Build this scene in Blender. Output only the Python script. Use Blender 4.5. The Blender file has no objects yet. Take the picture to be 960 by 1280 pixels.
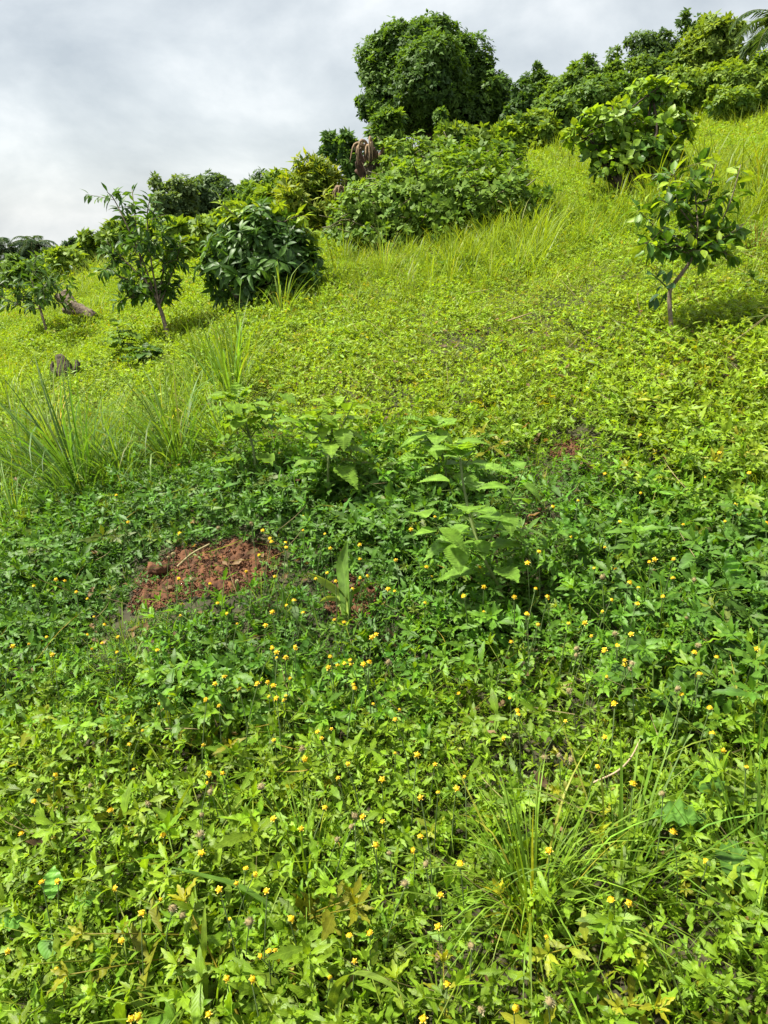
import bpy, math
import numpy as np
from math import radians as R

# ------------------------------------------------------------------ camera, sky, sun, exposure
SC = bpy.context.scene
COL = SC.collection
F = 961.0                       # focal length in photograph pixels (960 x 1280)
PITCH = R(20.5)
EYE = 1.35
cam_d = bpy.data.cameras.new('camera'); cam = bpy.data.objects.new('camera', cam_d); COL.objects.link(cam)
cam.location = (0, 0, EYE); cam.rotation_euler = (R(90) - PITCH, 0, 0)
cam_d.sensor_fit = 'VERTICAL'; cam_d.angle = 2 * math.atan(640 / F); cam_d.clip_start = 0.05; cam_d.clip_end = 3000
SC.camera = cam
SUN_EL, SUN_AZ = 60.0, -80.0    # azimuth measured from +Y (ahead) towards +X
sl = bpy.data.lights.new('sun', 'SUN'); sl.energy = 5.0; sl.angle = R(4); sl.color = (1.0, 0.95, 0.83)
sun = bpy.data.objects.new('sun', sl); COL.objects.link(sun)
sun.rotation_euler = (R(90 - SUN_EL), 0, R(180 - SUN_AZ))
wd = bpy.data.worlds.new('World'); SC.world = wd; wd.use_nodes = True
nt = wd.node_tree; nt.nodes.clear()
def N(tree, t, **kw):
    n = tree.nodes.new(t)
    for k, v in kw.items():
        if k.startswith('i_'): n.inputs[k[2:].replace('_', ' ')].default_value = v
        else: setattr(n, k, v)
    return n
sky = N(nt, 'ShaderNodeTexSky', sky_type='NISHITA', sun_disc=False, sun_elevation=R(SUN_EL), sun_rotation=R(SUN_AZ))
bg1 = N(nt, 'ShaderNodeBackground', i_Strength=0.075)
tc = N(nt, 'ShaderNodeTexCoord'); mp = N(nt, 'ShaderNodeMapping'); mp.inputs['Scale'].default_value = (1.0, 1.0, 1.7)
mp.inputs['Rotation'].default_value = (0, R(9), 0); mp.inputs['Location'].default_value = (3.1, 1.7, .4)
n1 = N(nt, 'ShaderNodeTexNoise', i_Scale=3.6, i_Detail=8.0, i_Roughness=0.55, i_Distortion=0.2)
n2 = N(nt, 'ShaderNodeTexNoise', i_Scale=2.0, i_Detail=3.0, i_Roughness=0.5)
ad = N(nt, 'ShaderNodeMath', operation='MULTIPLY_ADD'); ad.inputs[1].default_value = 0.45
cr = N(nt, 'ShaderNodeValToRGB')
cr.color_ramp.elements[0].position = 0.54; cr.color_ramp.elements[0].color = (0.43, 0.47, 0.50, 1)
cr.color_ramp.elements[1].position = 0.88; cr.color_ramp.elements[1].color = (0.90, 0.91, 0.90, 1)
e = cr.color_ramp.elements.new(0.70); e.color = (0.61, 0.645, 0.66, 1)
bg2 = N(nt, 'ShaderNodeBackground', i_Strength=0.51)
mx = N(nt, 'ShaderNodeMixShader', i_Fac=0.88); wo = N(nt, 'ShaderNodeOutputWorld')
L = nt.links.new
L(tc.outputs['Generated'], mp.inputs['Vector']); L(mp.outputs[0], n1.inputs['Vector']); L(mp.outputs[0], n2.inputs['Vector'])
L(n2.outputs['Fac'], ad.inputs[0]); L(n1.outputs['Fac'], ad.inputs[2]); L(ad.outputs[0], cr.inputs['Fac'])
L(cr.outputs['Color'], bg2.inputs['Color']); L(sky.outputs[0], bg1.inputs['Color'])
L(bg1.outputs[0], mx.inputs[1]); L(bg2.outputs[0], mx.inputs[2]); L(mx.outputs[0], wo.inputs['Surface'])
vs = SC.view_settings; vs.view_transform = 'Standard'; vs.look = 'None'; vs.gamma = 1.0; vs.use_curve_mapping = False
vs.exposure = 1.37
SC.cycles.max_bounces = 8; SC.cycles.transparent_max_bounces = 4; SC.cycles.use_denoising = True

# ------------------------------------------------------------------ terrain and pixel helpers
rg = np.random.default_rng(11)
CP, SP = math.cos(PITCH), math.sin(PITCH)
_k = np.random.default_rng(3).normal(size=(14, 3)); _ph = np.random.default_rng(4).uniform(0, 6.28, 14)
def noise(p, f=1.0, s=0):
    """smooth noise, about -1..1, of points (n,3) or (n,2)"""
    p = np.atleast_2d(np.asarray(p, float)); k = _k[:, :p.shape[1]] * f
    a = np.sin(p @ k[:7].T + _ph[:7] + s * 1.7); b = np.sin(p @ (k[7:].T * 2.1) + _ph[7:] + s * 2.3)
    return (a.sum(1) + .5 * b.sum(1)) / 4.2
def hgt(x, y):
    x = np.asarray(x, float); y = np.asarray(y, float)
    A = np.where(y > 0, 5.0 * (1 - np.exp(-np.maximum(y, 0) / 25)), .2 * y)
    B = np.where(x > 0, 1.6 * (1 - np.exp(-np.maximum(x, 0) / 8)), 6.5 * np.tanh(x * .24 / 6.5))
    C = -.16 * np.logaddexp(0, (y - 25) / 3) * 3
    yc = 8 + 4 * np.clip((x + 2) / 4, -.6, 1.2)
    C = C - .05 * np.logaddexp(0, (y - yc) / 1.2) * 1.2 / (1 + np.exp(np.clip((x - 1.2) / 1.4, -30, 30))) - .012 * np.logaddexp(0, (y - 11) / 1.5) * 1.5
    sh = np.shape(A + B)
    q = np.stack([np.broadcast_to(x, sh).ravel(), np.broadcast_to(y, sh).ravel()], 1)
    nz = (.030 * noise(q, 3.2) + .05 * noise(q, .8, 5)).reshape(sh)
    return A + B + C + nz
def ray(px, py):
    u = (px - 480) / F; v = (py - 640) / F
    return np.array([u, CP - v * SP, -SP - v * CP])
def W(px, py, d):
    return np.array([0, 0, EYE]) + ray(px, py) * d
def G(px, py, above=0.0):
    """point on the ground (or on a level above it) seen at a photograph pixel"""
    D = ray(px, py); s = np.concatenate([np.arange(.4, 6, .004), np.arange(6, 40, .03)])
    z = EYE + D[2] * s - hgt(D[0] * s, D[1] * s) - above
    k = np.argmax(z < 0); s = s[k]
    return np.array([D[0] * s, D[1] * s, EYE + D[2] * s - above]), s
def proj(P):
    P = np.asarray(P, float); q = P - np.array([0, 0, EYE])
    d = q[:, 1] * CP - q[:, 2] * SP; vv = -(q[:, 1] * SP + q[:, 2] * CP)
    d = np.maximum(d, .05)
    return 480 + F * q[:, 0] / d, 640 + F * vv / d, d

# ------------------------------------------------------------------ mesh kit
class T:                                     # a template: verts, quads, leaf coordinates, relative colour
    def __init__(s, v, q, lv=None, c=None):
        s.v = np.asarray(v, float); s.q = np.asarray(q, np.int64).reshape(-1, 4)
        s.lv = np.zeros_like(s.v) if lv is None else np.asarray(lv, float)
        s.c = np.ones_like(s.v) if c is None else np.asarray(c, float)
class B:
    def __init__(s): s.V, s.Q, s.L, s.C, s.n = [], [], [], [], 0
    def add(s, t, pos=None, rot=None, sc=None, col=None):
        if pos is not None and len(pos) == 0: return s
        M = 1 if pos is None else len(pos)
        v = np.broadcast_to(t.v, (M,) + t.v.shape)
        if sc is not None:
            sc = np.asarray(sc, float); v = v * (sc.reshape(M, 1, -1) if sc.ndim else sc)
        if rot is not None: v = np.einsum('mij,mnj->mni', rot, v)
        if pos is not None: v = v + np.asarray(pos, float)[:, None, :]
        c = np.broadcast_to(t.c, (M,) + t.c.shape)
        if col is not None: c = c * np.broadcast_to(np.asarray(col, float), (M, 3))[:, None, :]
        nv = t.v.shape[0]
        s.Q.append((t.q[None] + (s.n + np.arange(M) * nv)[:, None, None]).reshape(-1, 4))
        s.V.append(v.reshape(-1, 3)); s.C.append(c.reshape(-1, 3)); s.L.append(np.tile(t.lv, (M, 1))); s.n += M * nv
        return s
    def template(s):
        return T(np.concatenate(s.V), np.concatenate(s.Q), np.concatenate(s.L), np.concatenate(s.C))
    def mesh(s, name, mat, origin=None):
        V = np.concatenate(s.V); Q = np.concatenate(s.Q)
        if origin is not None: V = V - np.asarray(origin)
        me = bpy.data.meshes.new(name)
        me.vertices.add(len(V)); me.loops.add(len(Q) * 4); me.polygons.add(len(Q))
        me.vertices.foreach_set('co', V.astype(np.float32).ravel())
        me.loops.foreach_set('vertex_index', Q.astype(np.int32).ravel())
        me.polygons.foreach_set('loop_start', np.arange(0, len(Q) * 4, 4, dtype=np.int32))
        me.update(calc_edges=True)
        C = np.concatenate([np.concatenate(s.C), np.ones((len(V), 1))], 1)
        me.attributes.new('col', 'FLOAT_COLOR', 'POINT').data.foreach_set('color', C.astype(np.float32).ravel())
        me.attributes.new('lv', 'FLOAT_VECTOR', 'POINT').data.foreach_set('vector', np.concatenate(s.L).astype(np.float32).ravel())
        me.materials.append(mat)
        return me
    def build(s, name, mat, parent=None, origin=None):
        if origin is None and parent is not None: origin = parent.location
        o = bpy.data.objects.new(name, s.mesh(name, mat, origin)); COL.objects.link(o)
        if parent is not None: o.parent = parent
        elif origin is not None: o.location = origin
        return o
def tag(o, label=None, cat=None, group=None, kind=None):
    for k, v in (('label', label), ('category', cat), ('group', group), ('kind', kind)):
        if v: o[k] = v
    return o
def thing(name, label, cat, loc, group=None):
    o = bpy.data.objects.new(name, None); o.empty_display_size = .1; COL.objects.link(o); o.location = [float(a) for a in loc]
    return tag(o, label, cat, group)
def unit(a): return a / np.maximum(np.linalg.norm(a, axis=-1, keepdims=True), 1e-9)
def frames(d, up):
    """rotation matrices with local Y along d and local Z near up"""
    d = unit(np.asarray(d, float)); up = np.broadcast_to(np.asarray(up, float), d.shape)
    x = np.cross(d, up); bad = np.linalg.norm(x, axis=1) < 1e-3; x[bad] = np.cross(d[bad], [1, .3, .2])
    x = unit(x); z = np.cross(x, d)
    return np.stack([x, d, z], 2)
def rotz(a):
    c, s_, o, i = np.cos(a), np.sin(a), np.zeros_like(a), np.ones_like(a)
    return np.stack([np.stack([c, -s_, o], 1), np.stack([s_, c, o], 1), np.stack([o, o, i], 1)], 1)
def leaf(ns=5, wide=.3, peak=.4, droop=.15, fold=.25, serr=0.0, petiole=0.0, wave=0.0):
    t = np.linspace(0, 1, ns); v, lv = [], []
    for i, y in enumerate(t):
        w = (y / peak) ** .75 if y < peak else max(0.0, 1 - ((y - peak) / (1 - peak)) ** 1.7)
        w = max(.03, w) * wide / 2; yy = y
        if serr and 0 < i < ns - 1: w *= (1 + serr) if i % 2 else (1 - serr)
        z = -droop * y * y + wave * math.sin(i * 2.1) * .06
        Y = petiole + yy * (1 - petiole)
        dy = -.035 if (serr and i % 2 == 0 and 0 < i < ns - 1) else 0
        for sx in (-1, 0, 1):
            v.append((sx * w, Y + (dy if sx else 0), z + (fold * w if sx else 0))); lv.append((sx, y, 0))
    q = []
    for i in range(ns - 1):
        a = i * 3; q += [(a, a + 1, a + 4, a + 3), (a + 1, a + 2, a + 5, a + 4)]
    return T(v, q, lv)
def kite(wide=.4, peak=.45, droop=.1, fold=.2):
    w = wide / 2
    return T([(0, 0, 0), (w, peak, fold * w - droop * .2), (0, 1, -droop), (-w, peak, fold * w - droop * .2)], [(0, 1, 2, 3)],
             [(0, 0, 0), (.6, .45, 0), (0, 1, 0), (-.6, .45, 0)])
def blade(ns=7, bend=.9, w=.03, kink=0):
    """a grass blade rising along +Z and arching towards +Y, length 1"""
    a = 0.0; p = np.zeros(3); v, lv = [], []
    for i in range(ns):
        t = i / (ns - 1); ww = w / 2 * (.55 + .9 * t if t < .4 else .91 * (1 - ((t - .4) / .6) ** 1.5) + .02)
        for sx in (-1, 1): v.append((sx * ww, p[1], p[2])); lv.append((sx, t, 0))
        a = bend * t ** 1.4 + (kink if t > .6 else 0); p = p + np.array([0, math.sin(a), math.cos(a)]) / (ns - 1)
    return T(v, [(2 * i, 2 * i + 1, 2 * i + 3, 2 * i + 2) for i in range(ns - 1)], lv)
def smooth(path, n=4):
    P = np.asarray(path, float)
    if len(P) < 3: return P
    Q = np.vstack([2 * P[0] - P[1], P, 2 * P[-1] - P[-2]]); out = []
    for i in range(1, len(Q) - 2):
        for t in np.arange(n) / n:
            a, b, c, d = Q[i - 1], Q[i], Q[i + 1], Q[i + 2]
            out.append(.5 * (2 * b + (c - a) * t + (2 * a - 5 * b + 4 * c - d) * t * t + (3 * b - a - 3 * c + d) * t ** 3))
    return np.array(out + [P[-1]])
def tube(path, radii, ns=7, rough=0.0, col=(1, 1, 1)):
    P = np.asarray(path, float); n = len(P); r = np.interp(np.linspace(0, 1, n), np.linspace(0, 1, len(np.atleast_1d(radii))), np.atleast_1d(radii))
    tg = unit(np.gradient(P, axis=0)); ref = np.array([.31, .87, .38]) if abs(tg[:, 2]).mean() > .5 else np.array([.1, .2, 1.])
    x = unit(np.cross(tg, ref)); y = np.cross(tg, x); an = np.arange(ns) / ns * 2 * np.pi
    rr = r[:, None] * (1 + rough * rg.normal(size=(n, ns)))
    v = P[:, None, :] + rr[..., None] * (np.cos(an)[None, :, None] * x[:, None, :] + np.sin(an)[None, :, None] * y[:, None, :])
    q = [(i * ns + j, i * ns + (j + 1) % ns, (i + 1) * ns + (j + 1) % ns, (i + 1) * ns + j) for i in range(n - 1) for j in range(ns)]
    v = v.reshape(-1, 3); k = len(v); v = np.vstack([v, P[:1], P[-1:]])
    for j in range(0, ns):
        q.append((k, (j + 1) % ns, j, j)); q.append((k + 1, (n - 1) * ns + j, (n - 1) * ns + (j + 1) % ns, (n - 1) * ns + (j + 1) % ns))
    q = [a for a in q if len(set(a)) == 4]
    if ns % 2 == 0: 
        for b0, cc in ((0, k), ((n - 1) * ns, k + 1)):
            q += [(cc, b0 + j, b0 + j + 1, b0 + (j + 2) % ns) for j in range(0, ns, 2)]
    return T(v, q, None, np.tile(np.asarray(col, float), (len(v), 1)))

# ------------------------------------------------------------------ materials
def base_mat(name):
    m = bpy.data.materials.new(name); m.use_nodes = True; t = m.node_tree; t.nodes.clear()
    return m, t, N(t, 'ShaderNodeOutputMaterial')
def leaf_mat(name, rough=.42, trans=.38, spec=.28, veins=True, patch=.35):
    m, t, o = base_mat(name); l = t.links.new
    a = N(t, 'ShaderNodeAttribute', attribute_name='col'); lv = N(t, 'ShaderNodeAttribute', attribute_name='lv')
    g = N(t, 'ShaderNodeNewGeometry'); nz = N(t, 'ShaderNodeTexNoise', i_Scale=55.0, i_Detail=3.0)
    l(g.outputs['Position'], nz.inputs['Vector'])
    v = N(t, 'ShaderNodeMapRange'); v.inputs['From Min'].default_value = .3; v.inputs['From Max'].default_value = .7
    v.inputs['To Min'].default_value = 1 - patch; v.inputs['To Max'].default_value = 1 + patch; l(nz.outputs['Fac'], v.inputs['Value'])
    mul = N(t, 'ShaderNodeVectorMath', operation='SCALE'); l(a.outputs['Color'], mul.inputs[0]); l(v.outputs[0], mul.inputs['Scale'])
    colr = mul.outputs[0]
    p = N(t, 'ShaderNodeBsdfPrincipled', i_Roughness=rough); p.inputs['Specular IOR Level'].default_value = spec
    if veins:
        sx = N(t, 'ShaderNodeSeparateXYZ'); l(lv.outputs['Vector'], sx.inputs[0])
        ab = N(t, 'ShaderNodeMath', operation='ABSOLUTE'); l(sx.outputs[0], ab.inputs[0])
        mr = N(t, 'ShaderNodeMapRange'); mr.inputs['From Min'].default_value = .03; mr.inputs['From Max'].default_value = .16
        mr.inputs['To Min'].default_value = .45; mr.inputs['To Max'].default_value = 0; l(ab.outputs[0], mr.inputs['Value'])
        k = N(t, 'ShaderNodeMath', operation='MULTIPLY_ADD'); k.inputs[1].default_value = -2.2
        yy = N(t, 'ShaderNodeMath', operation='MULTIPLY'); yy.inputs[1].default_value = 9.0
        l(sx.outputs[1], yy.inputs[0]); l(ab.outputs[0], k.inputs[0]); l(yy.outputs[0], k.inputs[2])
        si = N(t, 'ShaderNodeMath', operation='PINGPONG'); si.inputs[1].default_value = .5; l(k.outputs[0], si.inputs[0])
        mixc = N(t, 'ShaderNodeMix', data_type='RGBA'); l(mr.outputs[0], mixc.inputs['Factor'])
        l(colr, mixc.inputs['A']); bright = N(t, 'ShaderNodeVectorMath', operation='MULTIPLY_ADD')
        bright.inputs[1].default_value = (1.5, 1.4, 1.5); bright.inputs[2].default_value = (.02, .03, .01)
        l(colr, bright.inputs[0]); l(bright.outputs[0], mixc.inputs['B']); colr = mixc.outputs['Result']
        bp = N(t, 'ShaderNodeBump', i_Strength=.14, i_Distance=.003); l(si.outputs[0], bp.inputs['Height']); l(bp.outputs[0], p.inputs['Normal'])
    tr = N(t, 'ShaderNodeBsdfTranslucent'); tcx = N(t, 'ShaderNodeVectorMath', operation='MULTIPLY'); tcx.inputs[1].default_value = (1.75, 1.6, .5)
    l(colr, tcx.inputs[0]); l(tcx.outputs[0], tr.inputs['Color']); l(colr, p.inputs['Base Color'])
    ms = N(t, 'ShaderNodeMixShader', i_Fac=trans); l(p.outputs[0], ms.inputs[1]); l(tr.outputs[0], ms.inputs[2]); l(ms.outputs[0], o.inputs[0])
    return m
def plain_mat(name, c1, c2, scale=20.0, rough=.9, bump=.4, dist=.01, attr=False, detail=6.0):
    m, t, o = base_mat(name); l = t.links.new
    g = N(t, 'ShaderNodeTexCoord'); nz = N(t, 'ShaderNodeTexNoise', i_Scale=scale, i_Detail=detail, i_Roughness=.62); l(g.outputs['Object'], nz.inputs['Vector'])
    cr = N(t, 'ShaderNodeValToRGB'); cr.color_ramp.elements[0].position = .32; cr.color_ramp.elements[1].position = .7
    cr.color_ramp.elements[0].color = (*c1, 1); cr.color_ramp.elements[1].color = (*c2, 1); l(nz.outputs['Fac'], cr.inputs['Fac'])
    p = N(t, 'ShaderNodeBsdfPrincipled', i_Roughness=rough); c = cr.outputs['Color']
    if attr:
        a = N(t, 'ShaderNodeAttribute', attribute_name='col'); mu = N(t, 'ShaderNodeVectorMath', operation='MULTIPLY')
        l(a.outputs['Color'], mu.inputs[0]); l(c, mu.inputs[1]); c = mu.outputs[0]
    l(c, p.inputs['Base Color']); bp = N(t, 'ShaderNodeBump', i_Strength=bump, i_Distance=dist); l(nz.outputs['Fac'], bp.inputs['Height'])
    l(bp.outputs[0], p.inputs['Normal']); l(p.outputs[0], o.inputs[0]); return m
M_WEED = leaf_mat('weed_leaf', .46, .38, .25)
M_GLOSSY = leaf_mat('glossy_leaf', .45, .32, .26)
M_FAR = leaf_mat('far_leaf', .55, .36, .2, veins=False, patch=.2)
M_GRASS = leaf_mat('grass_blade', .5, .4, .25, veins=False, patch=.25)
M_STEM = plain_mat('green_stem', (.8, .8, .8), (1.2, 1.2, 1.2), 60, .6, .1, .002, attr=True)
M_PETAL = leaf_mat('petal', .6, .2, .3, veins=False, patch=.2)
M_BARK = plain_mat('bark', (.055, .038, .024), (.20, .155, .105), 28, .9, .8, .012)
M_DARKBARK = plain_mat('dark_bark', (.025, .018, .012), (.09, .065, .045), 22, .95, .8, .02)
M_STRAW = plain_mat('dry_fibre', (.75, .72, .65), (1.2, 1.15, 1.1), 30, .9, .6, .01, attr=True)
M_GROUND = plain_mat('ground_soil', (.016, .014, .006), (.052, .047, .017), 9, .95, .8, .02)
M_SOIL = plain_mat('red_soil', (.034, .012, .004), (.16, .062, .021), 34, .95, .9, .01, detail=12)

# ------------------------------------------------------------------ ground
def grid_mesh(xs, ys, zf):
    X, Y = np.meshgrid(xs, ys); Z = zf(X, Y); nx, ny = len(xs), len(ys)
    i = (np.arange(ny - 1)[:, None] * nx + np.arange(nx - 1)[None]).ravel()
    return T(np.stack([X.ravel(), Y.ravel(), Z.ravel()], 1), np.stack([i, i + 1, i + nx + 1, i + nx], 1))
def warp(lo, hi, n, k=3.0):
    t = np.linspace(-1, 1, n); s = np.sinh(k * t) / np.sinh(k)
    return np.where(s < 0, -s * lo, s * hi)
xs = warp(-260, 260, 260, 5.2); ys = np.concatenate([np.linspace(-25, -1, 10), np.linspace(-.6, 9, 130), np.geomspace(9.2, 420, 90)])
b = B(); b.add(grid_mesh(xs, ys, hgt)); tag(b.build('ground', M_GROUND), kind='structure')

# bare red soil: three sheets that rise through the plants
DIRT = [[(160, 770), (172, 735), (186, 708), (230, 688), (300, 676), (350, 688), (352, 712), (335, 738), (285, 748), (225, 752), (195, 768)],
        [(405, 765), (418, 735), (450, 722), (478, 742), (470, 775), (430, 785)],
        [(682, 578), (690, 560), (710, 551), (728, 558), (730, 572), (705, 582)],
        [(658, 660), (660, 646), (674, 640), (684, 650), (678, 664)]]
def in_poly(px, py, poly):
    r = np.zeros(len(px), bool); n = len(poly)
    for i in range(n):
        (x1, y1), (x2, y2) = poly[i], poly[(i + 1) % n]
        c = ((y1 > py) != (y2 > py)); r ^= c & (px < (x2 - x1) * (py - y1) / ((y2 - y1) or 1e-9) + x1)
    return r
DW = [np.array([G(*p)[0][:2] for p in poly]) for poly in DIRT]     # the same outlines on the ground, in metres
def soil_depth(xy, margin=.035, width=.07):
    """0 outside the bare patches, rising to 1 inside them"""
    out = np.zeros(len(xy))
    for w in DW:
        ins = in_poly(xy[:, 0], xy[:, 1], [tuple(p) for p in w]); dmin = np.full(len(xy), 9.0)
        for i in range(len(w)):
            a, c = w[i], w[(i + 1) % len(w)]; ab = c - a
            t = np.clip(((xy - a) @ ab) / (ab @ ab), 0, 1); dmin = np.minimum(dmin, np.linalg.norm(xy - a - t[:, None] * ab, axis=1))
        s = np.where(ins, dmin, -dmin); out = np.maximum(out, np.clip((s + margin) / width, 0, 1))
    return out
for w in DW:
    lo, hi = w.min(0) - .08, w.max(0) + .08; n = (np.maximum((hi - lo) / .006, 8)).astype(int)
    def zf(X, Y):
        q = np.stack([X.ravel(), Y.ravel()], 1); d = soil_depth(q)
        z = -.03 + d * (.042 + .007 * noise(q, 18) + .006 * noise(q, 55, 2) + .005 * noise(q, 130, 3) + .003 * rg.normal(size=len(q)))
        return hgt(X, Y) + z.reshape(X.shape)
    b = B(); b.add(grid_mesh(np.linspace(lo[0], hi[0], n[0]), np.linspace(lo[1], hi[1], n[1]), zf))
    tag(b.build('bare_soil', M_SOIL), kind='structure')
# crumbs of red soil
b = B(); rock = T([(-1, 0, 0), (0, -1, .1), (1, 0, 0), (0, 1, -.1), (-.1, .1, .9), (.1, 0, -.9)], [(0, 1, 4, 3), (2, 3, 4, 1), (0, 3, 5, 1), (2, 1, 5, 3)])
for w in DW:
    lo, hi = w.min(0), w.max(0); q = rg.uniform(lo, hi, (int(75000 * np.prod(hi - lo)) + 50, 2)); q = q[soil_depth(q) > .45]
    m = len(q); sz = np.minimum(rg.lognormal(math.log(.0017), .65, m), .0065)
    b.add(rock, np.column_stack([q, hgt(q[:, 0], q[:, 1]) + .014 + .007 * noise(q, 18)]), frames(rg.normal(size=(m, 3)), (0, 0, 1)), sz[:, None] * rg.uniform(.7, 1.2, (m, 3)))
tag(b.build('soil_crumbs', M_SOIL), kind='stuff')

# ------------------------------------------------------------------ low leafy ground cover
YG, MG, BG, YF = np.array([.130, .220, .014]), np.array([.080, .178, .016]), np.array([.060, .140, .019]), np.array([.168, .258, .012])
SER = [leaf(9, .30, .5, d, .3, .20, .06, w) for d, w in ((.10, 0), (.25, 1), (.4, 0), (.02, 1))]
MID = [leaf(5, .30, .5, d, .3) for d in (.1, .25, .4)]
LOW = [kite(.38, .5, d, .25) for d in (.05, .3)]
def weed(r, leaves, nst, nodes, stem=True, ll=(.03, .055), rise=.8, hgtm=.14):
    """one sprawling weed: arching stems carrying opposite pairs of leaves"""
    b = B(); P, D, U, S, Cc = [], [], [], [], []
    for k in range(nst):
        a = k / nst * 6.28 + r.uniform(-.5, .5); ln = hgtm * r.uniform(.7, 1.35); el = r.uniform(.5, 1.35) * rise
        t = np.linspace(0, 1, nodes + 1); ang = el * (1 - .25 * t)
        st = np.cumsum(np.column_stack([np.cos(ang) * np.cos(a), np.cos(ang) * np.sin(a), np.sin(ang)]) * ln / nodes, 0) - [0, 0, .02]
        if stem: b.add(tube(st, [.0014, .0008], 3 if not stem else 4, col=(.9, .75, .8)))
        tw = r.uniform(0, 3)
        for i in range(1, nodes + 1):
            d0 = unit(st[i] - st[i - 1]); x = unit(np.cross(d0, [.2, .1, 1])); y = np.cross(x, d0)
            for s_ in (0, np.pi):
                an = tw + i * 1.57 + s_; side = np.cos(an) * x + np.sin(an) * y
                f = .55 if i == nodes else (.8 if i == 1 else 1)
                P.append(st[i]); D.append(unit(side * r.uniform(.8, 1.1) + d0 * r.uniform(.25, .8) + np.array([0, 0, .1]))); U.append(d0 + [0, 0, .6])
                S.append(r.uniform(*ll) * f); Cc.append(np.ones(3) * r.uniform(.82, 1.2) * (1.12 if i == nodes else 1))
        for an in np.arange(5) * 1.26 + r.uniform(0, 6):
            P.append(st[-1]); D.append(unit(d0 * r.uniform(.5, 1.6) + np.cos(an) * x * .7 + np.sin(an) * y * .7)); U.append(d0 + [0, 0, .5]); S.append(ll[0] * r.uniform(.6, 1.15)); Cc.append(np.array([1.25, 1.2, .9]))
    P, D, U, S, Cc = map(np.array, (P, D, U, S, Cc)); Rm = frames(D, unit(U)); w = r.integers(0, len(leaves), len(P))
    for i, t in enumerate(leaves):
        k = w == i
        if k.any(): b.add(t, P[k], Rm[k], S[k], Cc[k])
    return b.template()
r2 = np.random.default_rng(5)
P_HI = [weed(r2, SER, r2.integers(3, 5), 4) for _ in range(9)]
P_MID = [weed(r2, MID, r2.integers(3, 5), 3, True, (.03, .06)) for _ in range(8)]
P_LOW = [weed(r2, LOW, 4, 3, False, (.03, .055)) for _ in range(8)]
def scatter(y0, y1, dens, marg, slope=.56):
    wmax = slope * y1 + marg; n = int(dens * (y1 - y0) * 2 * wmax)
    x = rg.uniform(-wmax, wmax, n); y = rg.uniform(y0, y1, n); k = np.abs(x) < slope * y + marg
    return np.column_stack([x[k], y[k]])
def tone(xy):
    """0 yellowish .. 1 bluish green: which weeds grow where"""
    P = np.column_stack([xy, hgt(xy[:, 0], xy[:, 1])]); u, v, d = proj(P)
    band = np.clip((v - 520) / 110, 0, 1) * np.clip((960 - v) / 170, 0, 1)
    right = np.clip((u - 620) / 250, 0, 1) * np.clip((800 - v) / 200, 0, 1)
    return np.clip(band * (1 - .75 * right) + .42 * noise(xy, 2.2, 4) + .22 * noise(xy, .9, 12) + .14 * rg.normal(size=len(xy)), 0, 1), u, v
def lay(b, protos, xy, size, fade=None, lift=0.0, flat=.8):
    sd = soil_depth(xy); keep = (sd < rg.uniform(.05, .6, len(xy))) | (rg.random(len(xy)) < .13); xy = xy[keep]; m = len(xy)
    tn, u, v = tone(xy); z = hgt(xy[:, 0], xy[:, 1])
    base = YG + (MG - YG) * np.clip(tn * 2, 0, 1)[:, None]; base = base + (BG - base) * np.clip(tn * 2 - 1, 0, 1)[:, None]
    fa = (np.clip((600 - v) / 110, 0, 1) * (1 - .6 * tn))[:, None]; base = base + (YF - base) * fa
    col = base * rg.uniform(.78, 1.25, (m, 1)) * (1 + .045 * rg.normal(size=(m, 3)))
    old = rg.random(m) < .035; col[old] = col[old] * np.array([1.35, .88, 1.0])
    lump = 1 + .28 * noise(xy, 5.5, 7) + .14 * noise(xy, 1.7, 8)
    sc = size * rg.uniform(.7, 1.3, m) * np.clip(lump + .2 * noise(xy, .8, 15) * np.clip((560 - v) / 100, 0, 1), .5, 1.8)
    if fade is not None: sc = sc * fade(u, v)
    sc = sc * (1 - .55 * soil_depth(xy + [0, .05], .26, .24)); sc = np.column_stack([sc, sc, sc * flat])
    w = rg.integers(0, len(protos), m); rot = rotz(rg.uniform(0, 6.28, m))
    for i, t in enumerate(protos):
        k = w == i
        if k.any(): b.add(t, np.column_stack([xy[k], z[k] + lift]), rot[k], sc[k], np.clip(col[k], .004, 1))
b = B(); lay(b, P_HI, scatter(.35, 2.9, 500, .35), 1.04); tag(b.build('low_weeds', M_WEED), kind='stuff')
b = B(); q = scatter(.2, 2.9, 150, 1.7); q = q[np.abs(q[:, 0]) > .56 * q[:, 1] + .35]; lay(b, P_MID, q, 1.2)
lay(b, P_MID, scatter(2.9, 5.2, 760, .9), .62); tag(b.build('low_weeds', M_WEED), kind='stuff')
b = B(); lay(b, P_LOW, scatter(5.2, 9.5, 640, 1.2), .6); lay(b, P_LOW, scatter(9.5, 24, 130, 3), .95); tag(b.build('low_weeds', M_FAR), kind='stuff')

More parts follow.
